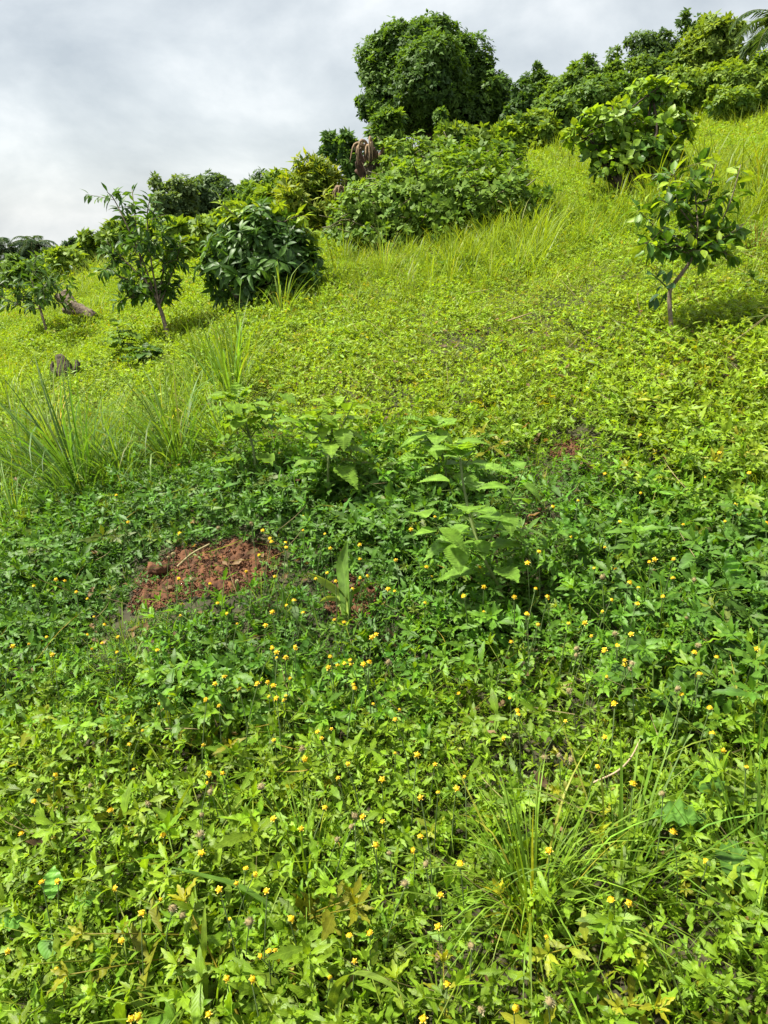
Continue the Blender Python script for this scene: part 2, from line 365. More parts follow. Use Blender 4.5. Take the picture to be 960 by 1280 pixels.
# ------------------------------------------------------------------ grass between and above the weeds
def tuft(r, n, bl, ln=(.6, 1), lean=.5, rad=.12):
    b = B(); a = r.uniform(0, 6.28, n); d = np.abs(r.normal(0, lean, n)); w = r.integers(0, len(bl), n)
    Z = np.column_stack([np.sin(d) * np.cos(a), np.sin(d) * np.sin(a), np.cos(d)]); out = np.column_stack([np.cos(a), np.sin(a), a * 0])
    X = unit(np.cross(out, Z)); Y = np.cross(Z, X); Rm = np.stack([X, Y, Z], 2); pos = out * (rad * r.uniform(0, 1, n))[:, None]
    sc = r.uniform(*ln, n); c = np.ones((n, 3)) * r.uniform(.75, 1.25, (n, 1)); dry = r.random(n) < .08; c[dry] *= [1.5, 1.15, 1.8]
    for i, t in enumerate(bl):
        k = w == i
        if k.any(): b.add(t, pos[k], Rm[k], sc[k], c[k])
    return b.template()
BL_F = [blade(5, bd, .019) for bd in (.3, .8, 1.4, 2.0)]
BL_N = [blade(8, bd, .03, kk) for bd, kk in ((.35, 0), (.8, 0), (1.3, .2), (1.9, 0), (.6, .9))]
TF = [tuft(r2, 14, BL_F) for _ in range(8)]
def grasses(b, xy, size, colr, field=None):
    xy = xy[soil_depth(xy) < .1]; m = len(xy); z = hgt(xy[:, 0], xy[:, 1])
    s = size * rg.uniform(.5, 1.3, m) * np.clip(.9 + .7 * noise(xy, 1.1, 9), .25, 1.9)
    c = np.asarray(colr) * rg.uniform(.75, 1.25, (m, 1)) * (1 + .15 * noise(xy, .9, 3))[:, None]
    w = rg.integers(0, len(TF), m); rot = rotz(rg.uniform(0, 6.28, m))
    for i, t in enumerate(TF):
        k = w == i; b.add(t, np.column_stack([xy[k], z[k] - .01]), rot[k], s[k], np.clip(c[k], .004, 1))
GY = (.185, .265, .02)
b = B(); grasses(b, scatter(3.1, 5.2, 95, .9), .125, GY); grasses(b, scatter(5.2, 9.5, 150, 1.3), .16, GY); grasses(b, scatter(9.5, 26, 34, 4), .3, GY)
q = scatter(4.5, 13, 20, 2); q = q[(q[:, 0] < -1)]; grasses(b, q, .2, GY)
def region(poly, dens):
    w = np.array([G(*p)[0][:2] for p in poly]); lo, hi = w.min(0), w.max(0); q = rg.uniform(lo, hi, (int(dens * np.prod(hi - lo)), 2))
    return q[in_poly(q[:, 0], q[:, 1], [tuple(a) for a in w])]
grasses(b, region([(0, 505), (130, 475), (330, 450), (330, 520), (230, 590), (120, 640), (0, 640)], 150), .46, (.135, .22, .02))
grasses(b, region([(0, 600), (200, 560), (190, 640), (60, 700), (0, 700)], 60), .24, (.12, .21, .02))
grasses(b, region([(680, 200), (760, 270), (960, 340), (960, 170), (850, 175)], 40), .27, (.165, .235, .02))
grasses(b, region([(400, 330), (560, 330), (640, 300), (700, 260), (700, 330), (600, 400), (420, 410)], 40), .24, (.165, .24, .022))
grasses(b, region([(560, 400), (960, 400), (960, 520), (560, 520)], 40), .13, (.165, .24, .02))
tag(b.build('meadow_grass', M_GRASS), kind='stuff')
b = B(); q = scatter(.5, 3.2, 75, .4); grasses(b, q, .19, (.14, .22, .018)); tag(b.build('sparse_grass', M_GRASS), kind='stuff')

b = B(); q = scatter(.5, 4.5, 90, .4); m = len(q); a = rg.uniform(0, 6.28, m); el = rg.normal(.35, .35, m)
D = np.column_stack([np.cos(a) * np.cos(el), np.sin(a) * np.cos(el), np.sin(el)]); dk = np.where(rg.random((m, 1)) < .45, np.array([[.30, .24, .13]]), np.array([[.14, .20, .05]]))
b.add(blade(5, .5, .014), np.column_stack([q, hgt(q[:, 0], q[:, 1]) + rg.uniform(.01, .12, m)]), frames(np.cross(D, [.3, .2, 1.]), D)[:, :, [0, 1, 2]], rg.uniform(.06, .2, m), dk * rg.uniform(.6, 1.3, (m, 1)))
tag(b.build('dry_grass', M_GRASS), kind='stuff')
b = B(); q = scatter(.5, 4.0, 110, .4); m = len(q); a = rg.uniform(0, 6.28, m)
b.add(leaf(5, .45, .5, .3, .5, 0, 0, 2), np.column_stack([q, hgt(q[:, 0], q[:, 1]) + rg.uniform(.004, .07, m)]), frames(np.column_stack([np.cos(a), np.sin(a), rg.normal(0, .4, m)]), rg.normal(size=(m, 3)) * .4 + [0, 0, 1]), rg.uniform(.02, .045, m), np.array([.19, .125, .06]) * rg.uniform(.4, 1.4, (m, 1)))
tag(b.build('dead_leaves', M_FAR), kind='stuff')

# ------------------------------------------------------------------ trees and bushes
FARL = [kite(.42, .5, .12, .25), kite(.5, .45, .35, .15)]
def sphere_pts(n):
    return unit(rg.normal(size=(n, 3)))
def crown_rosettes(b, c, rad, n, k, ll, col1, col2, leaves, seed=0, inner=.25, tilt=.6, lump=.28, frq=2.2, upcol=.5):
    """leaf rosettes spread through a lumpy ellipsoid"""
    d = sphere_pts(n); rr = .80 + lump * noise(d * frq, 1.0, seed) + .07 * rg.normal(size=n)
    ins = rg.random(n) < inner; rr[ins] *= rg.uniform(.45, .95, ins.sum()); p = c + d * rad * rr[:, None]
    ax = unit(d * .8 + np.array([0, 0, .55]) + .35 * rg.normal(size=(n, 3)))
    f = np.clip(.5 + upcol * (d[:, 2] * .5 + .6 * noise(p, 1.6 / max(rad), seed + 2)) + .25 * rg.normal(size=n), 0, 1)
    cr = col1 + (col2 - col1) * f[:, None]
    P = np.repeat(p, k, 0); A = np.repeat(ax, k, 0); m = len(P)
    side = unit(np.cross(A, rg.normal(size=(m, 3)))); D = unit(A * (rg.uniform(0, 1.0, (m, 1)) - .25 * (1 - tilt)) + side)
    S = ll * rg.uniform(.65, 1.25, m); Cc = np.clip(np.repeat(cr, k, 0) * rg.uniform(.8, 1.2, (m, 1)), .004, 1)
    w = rg.integers(0, len(leaves), m)
    for i, t in enumerate(leaves):
        q = w == i; b.add(t, P[q] + D[q] * ll * .1, frames(D[q], A[q]), S[q], Cc[q])
    return p
def limbs(b, base, tips, r0, fork=.45, wob=.08):
    """trunk with limbs that reach into the lobes of the crown"""
    base = np.asarray(base, float); tips = np.asarray(tips, float); cen = tips.mean(0); top = base + (cen - base) * fork
    h = np.linalg.norm(cen - base); tr = smooth([base - [0, 0, .1 * h * .3], base + (top - base) * .5 + rg.normal(0, wob * h * .25, 3), top], 4)
    b.add(tube(tr, [r0 * 1.25, r0, r0 * .8], 8, .06))
    for t in tips:
        mid = top + (t - top) * .5 + rg.normal(0, wob * h, 3) + [0, 0, -.04 * h]
        b.add(tube(smooth([top - (top - base) * .03, mid, t], 4), [r0 * .55, r0 * .32, r0 * .08], 6, .05))
        for _ in range(3):
            s = mid + (t - mid) * rg.uniform(0, .7); e2 = t + rg.normal(0, min(.12 * h, .25), 3) - [0, 0, .1 * min(h, 2)]
            b.add(tube(smooth([s, (s + e2) / 2 + rg.normal(0, .03 * h, 3), e2], 3), [r0 * .22, r0 * .05], 4))
def tree(name, label, cat, lobes, d, dens, ll, c1, c2, root=None, trunk=.1, leaves=FARL, k=7, mat=M_FAR, bark=M_DARKBARK, group=None, **kw):
    """lobes: crown lobes as (px, py, half width px, half height px[, extra depth m]) seen at depth d"""
    c1, c2 = np.array(c1) * 1.2, np.array(c2) * 1.2; C = [W(l[0], l[1], d + (l[4] if len(l) > 4 else 0)) for l in lobes]
    if root is None: root = np.mean([l[0] for l in lobes])
    rx, ry = W(root, np.max([l[1] for l in lobes]), d)[:2]
    base = np.array([rx, ry, float(hgt(rx, ry))])
    t = thing(name, label, cat, base, group); bt = B(); limbs(bt, base, C, trunk, kw.pop('fork', .5)); bc = B()
    poke = kw.pop('poke', 1.12); L2 = []
    for l, c in zip(lobes, C):
        L2.append((l, c))
        for _ in range(6):
            a = sphere_pts(1)[0]; s = rg.uniform(.2, .48); L2.append(((l[0], l[1], l[2] * s, l[3] * s), c + a * np.array([l[2], (l[2] + l[3]) / 2, l[3]]) / F * d * rg.uniform(poke * .7, poke)))
    for i, (l, c) in enumerate(L2):
        rw, rh = l[2] / F * d, l[3] / F * d; rad = np.array([rw, min(rw, max(rh, rw * .8)), rh])
        n = 8 + int(16 * dens * (rad[0] * rad[2] + rad[0] * rad[1]) / (ll * ll)); crown_rosettes(bc, c, rad, n, k, ll, c1, c2, leaves, i * 3 + int(l[0]), **kw)
    bt.build('trunk', bark, t); bc.build('crown', mat, t); return t

DK, DK2 = (.028, .066, .012), (.092, .165, .020)
rg = np.random.default_rng(21)
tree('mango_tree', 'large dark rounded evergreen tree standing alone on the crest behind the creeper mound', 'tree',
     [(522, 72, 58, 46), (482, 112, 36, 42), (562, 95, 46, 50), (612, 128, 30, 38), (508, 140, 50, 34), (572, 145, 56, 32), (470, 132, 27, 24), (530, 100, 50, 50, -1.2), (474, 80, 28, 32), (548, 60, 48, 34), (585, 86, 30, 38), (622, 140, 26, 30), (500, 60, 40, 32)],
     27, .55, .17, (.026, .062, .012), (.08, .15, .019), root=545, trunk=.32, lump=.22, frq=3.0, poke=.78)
# skyline to the right of the big tree
rg = np.random.default_rng(22)
SK = 'trees along the right skyline'
def rt(name, lab, lobes, d, c1, c2, **kw): return tree(name, lab, 'tree', lobes, d, kw.pop('dens', .42), kw.pop('ll', .145), c1, c2, group=SK, trunk=kw.pop('trunk', .1), **kw)
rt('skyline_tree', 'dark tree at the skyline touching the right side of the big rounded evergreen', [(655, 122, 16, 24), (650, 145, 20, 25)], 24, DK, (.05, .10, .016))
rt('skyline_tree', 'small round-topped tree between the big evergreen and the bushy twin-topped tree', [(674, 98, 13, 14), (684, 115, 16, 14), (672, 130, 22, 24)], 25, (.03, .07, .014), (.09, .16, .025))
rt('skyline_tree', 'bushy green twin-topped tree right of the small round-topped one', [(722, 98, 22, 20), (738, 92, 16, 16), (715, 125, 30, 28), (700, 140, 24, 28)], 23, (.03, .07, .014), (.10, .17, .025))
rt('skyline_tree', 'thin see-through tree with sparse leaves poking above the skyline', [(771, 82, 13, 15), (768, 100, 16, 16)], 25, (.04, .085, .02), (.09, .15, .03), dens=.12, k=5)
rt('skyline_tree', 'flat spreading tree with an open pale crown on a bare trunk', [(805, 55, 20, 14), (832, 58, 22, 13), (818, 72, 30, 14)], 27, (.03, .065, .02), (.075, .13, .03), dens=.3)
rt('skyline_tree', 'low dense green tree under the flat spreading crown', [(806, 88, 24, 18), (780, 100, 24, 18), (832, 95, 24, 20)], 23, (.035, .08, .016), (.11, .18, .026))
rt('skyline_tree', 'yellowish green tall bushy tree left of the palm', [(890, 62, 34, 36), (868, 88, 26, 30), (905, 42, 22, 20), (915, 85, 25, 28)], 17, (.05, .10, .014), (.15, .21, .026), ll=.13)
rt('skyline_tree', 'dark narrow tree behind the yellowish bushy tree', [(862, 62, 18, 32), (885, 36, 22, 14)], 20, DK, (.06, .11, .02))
# left part of the skyline
LF = 'trees along the left skyline'
def lt(name, lab, lobes, d, c1, c2, **kw): return tree(name, lab, 'tree', lobes, d, kw.pop('dens', .42), kw.pop('ll', .2), c1, c2, group=LF, trunk=kw.pop('trunk', .12), **kw)
lt('skyline_tree', 'dark broad rounded tree at the skyline behind the dense dark bush', [(262, 248, 40, 26), (240, 266, 36, 28), (290, 264, 32, 24)], 34, (.036, .07, .026), (.075, .13, .04))  # far haze is put into the crown colours, lightened for distance
lt('skyline_tree', 'pale loose-crowned tree just right of the tall thin sapling', [(208, 258, 24, 32), (226, 244, 18, 24), (230, 275, 26, 28)], 30, (.045, .085, .028), (.11, .165, .045), dens=.32)
lt('skyline_tree', 'small dark tree with a narrow top between the broad tree and yellow shrub', [(328, 228, 12, 15), (322, 245, 18, 16), (300, 252, 18, 14)], 32, (.022, .055, .018), (.06, .11, .024))
lt('skyline_tree', 'thin tree with two small tufted tops left of the dead palm stump', [(415, 184, 10, 12), (436, 186, 12, 17), (440, 205, 14, 18)], 22, (.03, .07, .02), (.08, .15, .03), ll=.22)
lt('skyline_tree', 'rounded dark tree at the foot of the skyline, right of two small palms', [(75, 322, 20, 14), (98, 314, 18, 12), (115, 318, 16, 14)], 48, (.02, .05, .022), (.05, .095, .03))
lt('skyline_tree', 'far dark tree between the two small palms at the left edge', [(28, 318, 16, 16), (20, 335, 24, 16)], 52, (.016, .042, .022), (.04, .08, .03))
# palms
rg = np.random.default_rng(23)
def palm(label, px, py, d, fl, n, c1, c2, trunk_r, root=None, droop=1.1):
    c = W(px, py, d); rx = W(root or px, py, d)[:2]; base = np.array([rx[0], rx[1], float(hgt(*rx))]); t = thing('palm_tree', label, 'palm', base)
    bt = B(); bt.add(tube(smooth([base - [0, 0, .2], (base + c) / 2 + [.1, 0, 0], c], 5), [trunk_r * 1.2, trunk_r, trunk_r], 8, .08)); bt.build('trunk', M_DARKBARK, t)
    bc = B(); lf = kite(.10, .4, .15, .2)
    for i in range(n):
        a = i * 2.4 + rg.uniform(-.2, .2); el = rg.uniform(-.2, 1.3); pts = [c]; e1 = el
        for s in range(12):
            e1 -= droop * 2.0 / 12 * (.5 + s / 12); pts.append(pts[-1] + fl / 12 * np.array([math.cos(a) * math.cos(e1), math.sin(a) * math.cos(e1), math.sin(e1)]))
        pts = np.array(pts); bc.add(tube(pts, [fl * .010, fl * .003], 4, col=(.10, .12, .03)))
        q = smooth(pts, 6)[6:]; tg = unit(np.gradient(q, axis=0)); sd = unit(np.cross(tg, [0, 0, 1])); k = len(q); tt = np.linspace(0, 1, k)
        for s in (-1, 1):
            D = unit(sd * s + tg * .55 + np.array([0, 0, -.25]) + .12 * rg.normal(size=(k, 3)))
            cc = np.array(c1) + (np.array(c2) - np.array(c1)) * rg.random((k, 1))
            bc.add(lf, q, frames(D, (0, 0, 1)), fl * .26 * (1 - .65 * tt ** 2) * rg.uniform(.8, 1.1, k), cc)
    bc.build('crown', M_FAR, t)
palm('palm with long feathery fronds at the right edge of the skyline', 984, 34, 15, 1.35, 20, (.03, .065, .02), (.08, .13, .035), .16)
palm('small palm with a bushy top at the left edge of the skyline', 8, 312, 50, 2.2, 16, (.018, .045, .022), (.045, .085, .03), .2)
palm('small palm standing right of the far left tree, its crown just above the bushes', 45, 305, 50, 1.9, 16, (.02, .05, .022), (.05, .09, .03), .2)
# scrub along the crest
def scrub(label, cat, lobes, d, c1, c2, grp=None, **kw):
    return tree(kw.pop('name', 'shrub'), label, cat, lobes, d, kw.pop('dens', .5), kw.pop('ll', .12), c1, c2, group=grp, trunk=kw.pop('trunk', .03), fork=.25, **kw)
Y1, Y2 = (.055, .115, .014), (.16, .235, .022); G1, G2 = (.035, .085, .014), (.11, .185, .024)
scrub('tall yellow-green shrub with orange-tipped leaves left of the creeper mound', 'shrub', [(388, 232, 30, 26), (405, 225, 22, 24), (375, 262, 36, 30), (412, 265, 28, 30), (395, 288, 34, 24)], 7.8, (.055, .115, .012), (.19, .225, .02), ll=.10, dens=.4, leaves=[kite(.26, .45, .2, .2)])
scrub('yellow-green shrub directly behind the dense dark bush', 'shrub', [(352, 242, 22, 22), (340, 262, 26, 22), (365, 280, 30, 24)], 8.4, Y1, Y2, ll=.10)
scrub('low bright green shrub at the left of the dense dark bush', 'shrub', [(240, 292, 26, 16), (222, 302, 24, 16), (255, 308, 24, 18), (240, 316, 26, 16)], 9.0, Y1, Y2)
scrub('bright green shrub showing right behind the tall thin sapling', 'shrub', [(203, 300, 20, 22), (215, 315, 20, 18)], 10, Y1, Y2)
GS = 'green shrubs in the scrub along the crest'
for lob, d, a, c in [([(130, 306, 24, 18), (105, 322, 28, 18)], 13.5, G1, Y2), ([(160, 305, 28, 24)], 13.5, G1, Y2), ([(62, 338, 30, 16), (35, 345, 26, 15)], 14, G1, G2), ([(8, 346, 24, 18)], 14, G1, G2), ([(88, 332, 24, 16)], 11.5, Y1, Y2),
                     ([(175, 298, 26, 24)], 14, Y1, Y2), ([(268, 288, 22, 18), (290, 280, 24, 22)], 10, Y1, Y2), ([(312, 262, 24, 22)], 12, G1, G2)]:
    scrub('green rounded shrub in the scrub at the foot of the left skyline trees', 'shrub', lob, d, a, c, 'shrubs below the left skyline', ll=.13)
for lob, d, a, c in [([(655, 175, 30, 22), (640, 190, 26, 18), (668, 160, 24, 22)], 11, Y1, Y2), ([(690, 160, 28, 28), (705, 145, 26, 26)], 11.5, DK, G2), ([(745, 125, 34, 26), (725, 145, 28, 24)], 13, G1, G2), ([(778, 115, 30, 22)], 14, G1, G2),
                     ([(855, 108, 30, 24), (875, 120, 28, 20)], 12.5, Y1, Y2), ([(902, 108, 34, 26)], 12.5, Y1, Y2), ([(935, 105, 32, 28), (955, 118, 28, 28)], 11.5, G1, Y2), ([(915, 128, 28, 18)], 11, Y1, Y2), ([(800, 115, 24, 14)], 17, DK, G2)]:
    scrub('yellow-green shrub in the scrub band below the right skyline trees', 'shrub', lob, d, a, c, 'shrubs below the right skyline', ll=.085)

# ------------------------------------------------------------------ creeper mound with the dead palm
rg = np.random.default_rng(24)
IVY = [kite(.75, .4, .12, .2), kite(.62, .4, .3, .25)]
mc = W(545, 268, 7.2); mz = float(hgt(mc[0], mc[1])); md = 7.2
mound = thing('creeper_mound', 'broad mound smothered in dark green creepers below the big rounded evergreen', 'creepers', (mc[0], mc[1], mz))
bm = B(); bs = B()
for i, (px, py, wx, wy, dd) in enumerate([(560, 292, 70, 22, 0), (495, 300, 62, 20, 0), (622, 274, 46, 24, 0), (505, 205, 46, 32, .2), (562, 204, 66, 30, .3), (618, 226, 46, 30, .1), (545, 256, 92, 52, .2), (490, 268, 62, 46, -.2), (610, 262, 66, 38, 0), (510, 222, 52, 30, .5), (585, 216, 55, 26, .6), (545, 205, 24, 18, 0), (478, 232, 26, 20, 0), (625, 232, 22, 18, 0), (455, 285, 42, 34, -.3), (650, 265, 36, 26, 0)]):
    c = W(px, py, min(md + .4, G(px, py + .8 * wy)[1] + .15)); rw, rh = wx / F * md, wy / F * md; rad = np.array([rw, min(.7, rh * 1.6), rh])
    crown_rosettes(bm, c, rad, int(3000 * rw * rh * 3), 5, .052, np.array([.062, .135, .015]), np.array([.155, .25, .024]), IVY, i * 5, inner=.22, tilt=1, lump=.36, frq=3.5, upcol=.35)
    bs.add(tube(smooth([np.array(mound.location) - [0, 0, .05], (np.array(mound.location) + c) / 2 - [0, 0, rh * .6], c + [0, 0, -rh]], 4), [.016, .012], 5, col=(.1, .09, .03)))
    for _ in range(24):
        a = sphere_pts(1)[0]; a[2] = abs(a[2]); bs.add(tube(smooth([c + [0, 0, -rh], c + a * rad * .6, c + a * rad * 1.0 + rg.normal(0, .05, 3)], 4), [.012, .003], 4, col=(.1, .09, .03)))
bm.build('foliage', M_FAR, mound); bs.build('stems', M_STEM, mound)
TOP = [(590, 175, 26, 16), (560, 180, 24, 14), (630, 190, 22, 18), (612, 205, 26, 16)]
scrub('bright green bush growing out of the top of the creeper mound', 'bush', TOP, 8.0, G1, Y2, ll=.09, dens=.35)
scrub('bright leafy sprig standing upright on the right shoulder of the creeper mound', 'plant', [(635, 172, 8, 16), (632, 190, 9, 14)], 7.8, Y1, Y2, ll=.10, dens=.5, name='shrub', trunk=.012)
scrub('slim upright green sapling in front of the dark crown of the big tree', 'sapling', [(553, 148, 6, 13), (555, 168, 7, 12)], 9.4, G1, G2, ll=.07, dens=.5, name='sapling', trunk=.012)
scrub('small leafy tree poking up between the dead palm stump and the big evergreen', 'tree', [(487, 155, 14, 12), (475, 168, 16, 14), (492, 175, 18, 14)], 10, G1, G2, ll=.09, name='small_tree')
def dead_palm(label, px, py, d, h, w, seed, bract):
    c = W(px, py, d); base = np.array([c[0], c[1], float(hgt(c[0], c[1]))]); t = thing('dead_palm_stump', label, 'stump', base)
    top = c + [0, 0, h * .3]; bt = B(); bt.add(tube(smooth([base - [0, 0, .1], (base + top) / 2, top], 5), [w * .6, w * .62, w * .5], 10, .12)); bt.build('trunk', M_DARKBARK, t)
    bb = B()
    for i in range(34):                                   # broken frond bases hugging the trunk
        a = rg.uniform(0, 6.28); z = rg.uniform(-.9, .35) * h; o = np.array([math.cos(a), math.sin(a), 0]); s = c + o * w * .45 + [0, 0, z]
        e2 = s + o * w * rg.uniform(.25, .7) + [0, 0, rg.uniform(.1, .4) * h]
        bb.add(tube(smooth([s - [0, 0, .06], (s + e2) / 2 + o * .03, e2], 3), [w * .16, w * .13, w * .07], 6, .15, col=np.array([.085, .048, .03]) * rg.uniform(.6, 1.3)))
    bb.build('frond_bases', M_STRAW, t); bf = B()
    for i in range(bract):                                # pale dry fronds folded together on top
        a = rg.normal(3.6, .9); o = np.array([math.cos(a), math.sin(a), 0]); l = h * rg.uniform(.7, 1.15); fall = rg.uniform(-.5, .25)
        pts = np.array([c + [0, 0, h * .1] + o * .02, c + [-.03 * h, 0, h * .1 + l * .5] + o * w * .45, c + [-.12 * h, 0, h * .1 + l * .55] + o * w * .9, c + [-.14 * h, 0, h * .1 + l * fall] + o * w * 1.2])
        bf.add(tube(smooth(pts, 4), [w * .10, w * .12, w * .09, w * .02], 4, .2, col=np.array([.21, .15, .09]) * rg.uniform(.5, 1.3)))
    bf.build('dry_fronds', M_STRAW, t); return t
dead_palm('dead palm stump with a pale bundle of dry fronds beside the creeper mound', 464, 206, 7.6, .30, .15, 1, 9)
dead_palm('short broken brown stump at the lower left of the creeper mound', 432, 255, 7.6, .22, .09, 2, 12)

# ------------------------------------------------------------------ saplings and bushes in the middle distance
rg = np.random.default_rng(25)
CIT = [leaf(6, .46, .5, dr, .35, 0, .08, 0) for dr in (.05, .2, .4)]
ELL = [leaf(5, .34, .5, dr, .3, 0, .05) for dr in (.1, .3, .5)]
RND = [leaf(5, .72, .5, dr, .2, 0, .1) for dr in (.05, .2, .35)]
def leafy(b, path, n, ll, leaves, c1, c2, out=.8, fwd=.5, sag=-.1, t0=.15, tipc=None):
    q = smooth(path, 6); t = rg.uniform(t0, 1, n); i = t * (len(q) - 1); P = np.stack([np.interp(i, np.arange(len(q)), q[:, k]) for k in range(3)], 1)
    tg = unit(np.gradient(q, axis=0))[np.clip(i.astype(int), 0, len(q) - 1)]; sd = unit(np.cross(tg, rg.normal(size=(n, 3))))
    D = unit(sd * out + tg * fwd + np.array([0, 0, sag]) + .15 * rg.normal(size=(n, 3))); c1, c2 = np.array(c1), np.array(c2)
    c = c1 + (c2 - c1) * rg.random((n, 1)) ** 1.5; c = c * rg.uniform(.8, 1.2, (n, 1))
    if tipc is not None: k = t > .8; c[k] = np.array(tipc) * rg.uniform(.8, 1.15, (k.sum(), 1))
    U = unit(np.array([0, 0, 1]) + .45 * rg.normal(size=(n, 3))); w = rg.integers(0, len(leaves), n); S = ll * rg.uniform(.6, 1.2, n)
    for j, lf in enumerate(leaves):
        k = w == j
        if k.any(): b.add(lf, P[k], frames(D[k], U[k]), S[k], c[k])
def px_path(pts, d, jig=.06):
    """a branch: photograph pixels at depth d, wandering in depth so that the tree is round"""
    out = []; dz = 0
    for i, p in enumerate(pts):
        if i: dz += rg.normal(0, jig) + (p[2] if len(p) > 2 else 0)
        out.append(W(p[0], p[1], d + dz))
    return np.array(out)
def sapling(label, name, cat, trunk_px, branches, d, r0, ll, leaves, c1, c2, tipc, per, mat=M_GLOSSY, bark=M_BARK, twig=5, twl=.12, sag=-.1):
    tp = px_path(trunk_px, d, .01); base = tp[0].copy(); base[2] = float(hgt(base[0], base[1])); tp[0] = base - [0, 0, .03]
    t = thing(name, label, cat, base); bt = B(); bt.add(tube(smooth(tp, 6), [r0 * 1.15, r0, r0 * .75], 10, .05)); bc = B()
    for br in branches:
        p = px_path(br, d, .05 * d / 3); p[0] = W(br[0][0], br[0][1], d); bt.add(tube(smooth(p, 5), [r0 * .5, r0 * .18], 6, .04)); leafy(bc, p, per, ll, leaves, c1, c2, sag=sag, tipc=tipc)
        q = smooth(p, 6)
        for _ in range(twig):
            s = q[rg.integers(len(q) // 4, len(q))]; e2 = s + np.clip(rg.normal(0, twl, 3), -1.4 * twl, 1.2 * twl) + [0, 0, twl * .1]
            e2[2] = max(e2[2], tp[-1][2] + rg.uniform(-.02, .06) * twl * 4); m2 = (s + e2) / 2 + rg.normal(0, twl * .12, 3); bt.add(tube(smooth([s, m2, e2], 3), [r0 * .16, r0 * .07], 4)); leafy(bc, [s, m2, e2], max(4, per // 2), ll * .92, leaves, c1, c2, sag=sag, tipc=tipc)
    bt.build('trunk', bark, t); bc.build('crown', mat, t); return t
_, dc = G(843, 440)
sapling('citrus sapling with a crooked bare trunk and large glossy leaves on the right slope', 'citrus_sapling', 'sapling',
        [(845, 442), (839, 408), (837, 380), (838, 362), (850, 345), (862, 328), (868, 314)],
        [[(868, 314), (872, 285), (870, 255), (866, 215)], [(868, 312), (892, 292), (912, 255), (926, 206)], [(868, 312), (900, 300), (930, 280)], [(868, 312), (838, 306), (806, 304)], [(870, 290), (850, 262), (822, 248)], [(868, 312), (850, 300), (825, 288), (802, 268)],
         [(870, 300), (884, 250), (896, 200)], [(864, 318), (842, 312), (818, 318)], [(870, 310), (898, 312), (908, 318)], [(870, 280), (850, 245), (842, 212)], [(872, 300), (880, 310), (890, 330)]],
        dc, .0085, .076, CIT, (.038, .098, .012), (.105, .20, .020), (.21, .31, .022), 16, twig=6, twl=.085)
# the low shoot on the bare trunk belongs to the same sapling
cs = bpy.data.objects['citrus_sapling']; bb = B(); p = px_path([(838, 364), (824, 350), (812, 340)], dc, .02); bb.add(tube(smooth(p, 4), [.004, .002], 5, col=(.06, .08, .02))); bl = B()
leafy(bl, p, 9, .065, CIT, (.03, .08, .03), (.07, .14, .04)); leafy(bl, px_path([(838, 364), (828, 366), (818, 372)], dc, .02), 6, .06, CIT, (.03, .08, .03), (.07, .14, .04), sag=-.5)
bb.build('low_shoot', M_STEM, cs); bl.build('low_leaves', M_GLOSSY, cs)
_, dl = G(214, 432)
sapling('tall thin sapling with a leaning bare trunk and dark glossy leaves', 'sapling', 'sapling', [(215, 434), (208, 412), (200, 385), (193, 368)],
        [[(193, 368), (180, 330), (160, 285), (143, 250), (134, 240)], [(196, 375), (180, 345), (172, 300), (168, 262), (165, 238)], [(198, 378), (188, 320), (184, 270), (188, 246)],
         [(200, 380), (212, 350), (222, 322), (226, 300)], [(196, 372), (170, 352), (148, 345), (140, 318)], [(193, 370), (165, 372), (145, 378)], [(198, 378), (204, 335), (204, 300)], [(190, 360), (160, 330), (142, 312)], [(198, 376), (206, 372), (210, 358)]],
        dl, .014, .085, ELL, (.032, .085, .013), (.10, .19, .02), None, 34, twig=6, twl=.11)
sp = [o for o in bpy.data.objects if o.name == 'sapling'][0]; by = B(); bx = B()
for q in ([(200, 360), (208, 320), (204, 285)], [(206, 350), (222, 318), (226, 300)], [(200, 340), (212, 330), (216, 338)]):
    p = px_path(q, dl + .1, .03); leafy(by, p, 12, .085, ELL, (.12, .19, .015), (.22, .27, .02)); bx.add(tube(smooth(p, 4), [.006, .002], 4, col=(.08, .09, .02)))
by.build('young_leaves', M_GLOSSY, sp); bx.build('young_twigs', M_STEM, sp)
_, d3 = G(62, 430)
sapling('small far sapling with a spreading crown on a thin crooked stem left of the log', 'sapling', 'sapling', [(63, 430), (57, 410), (52, 392), (50, 384)],
        [[(50, 384), (35, 372), (22, 355)], [(50, 384), (45, 365), (38, 348)], [(50, 384), (60, 370), (68, 356)], [(50, 386), (30, 385), (20, 378)], [(50, 384), (52, 366), (55, 355)]],
        d3, .011, .085, ELL, (.03, .075, .014), (.09, .165, .02), None, 26, twig=7, twl=.16)
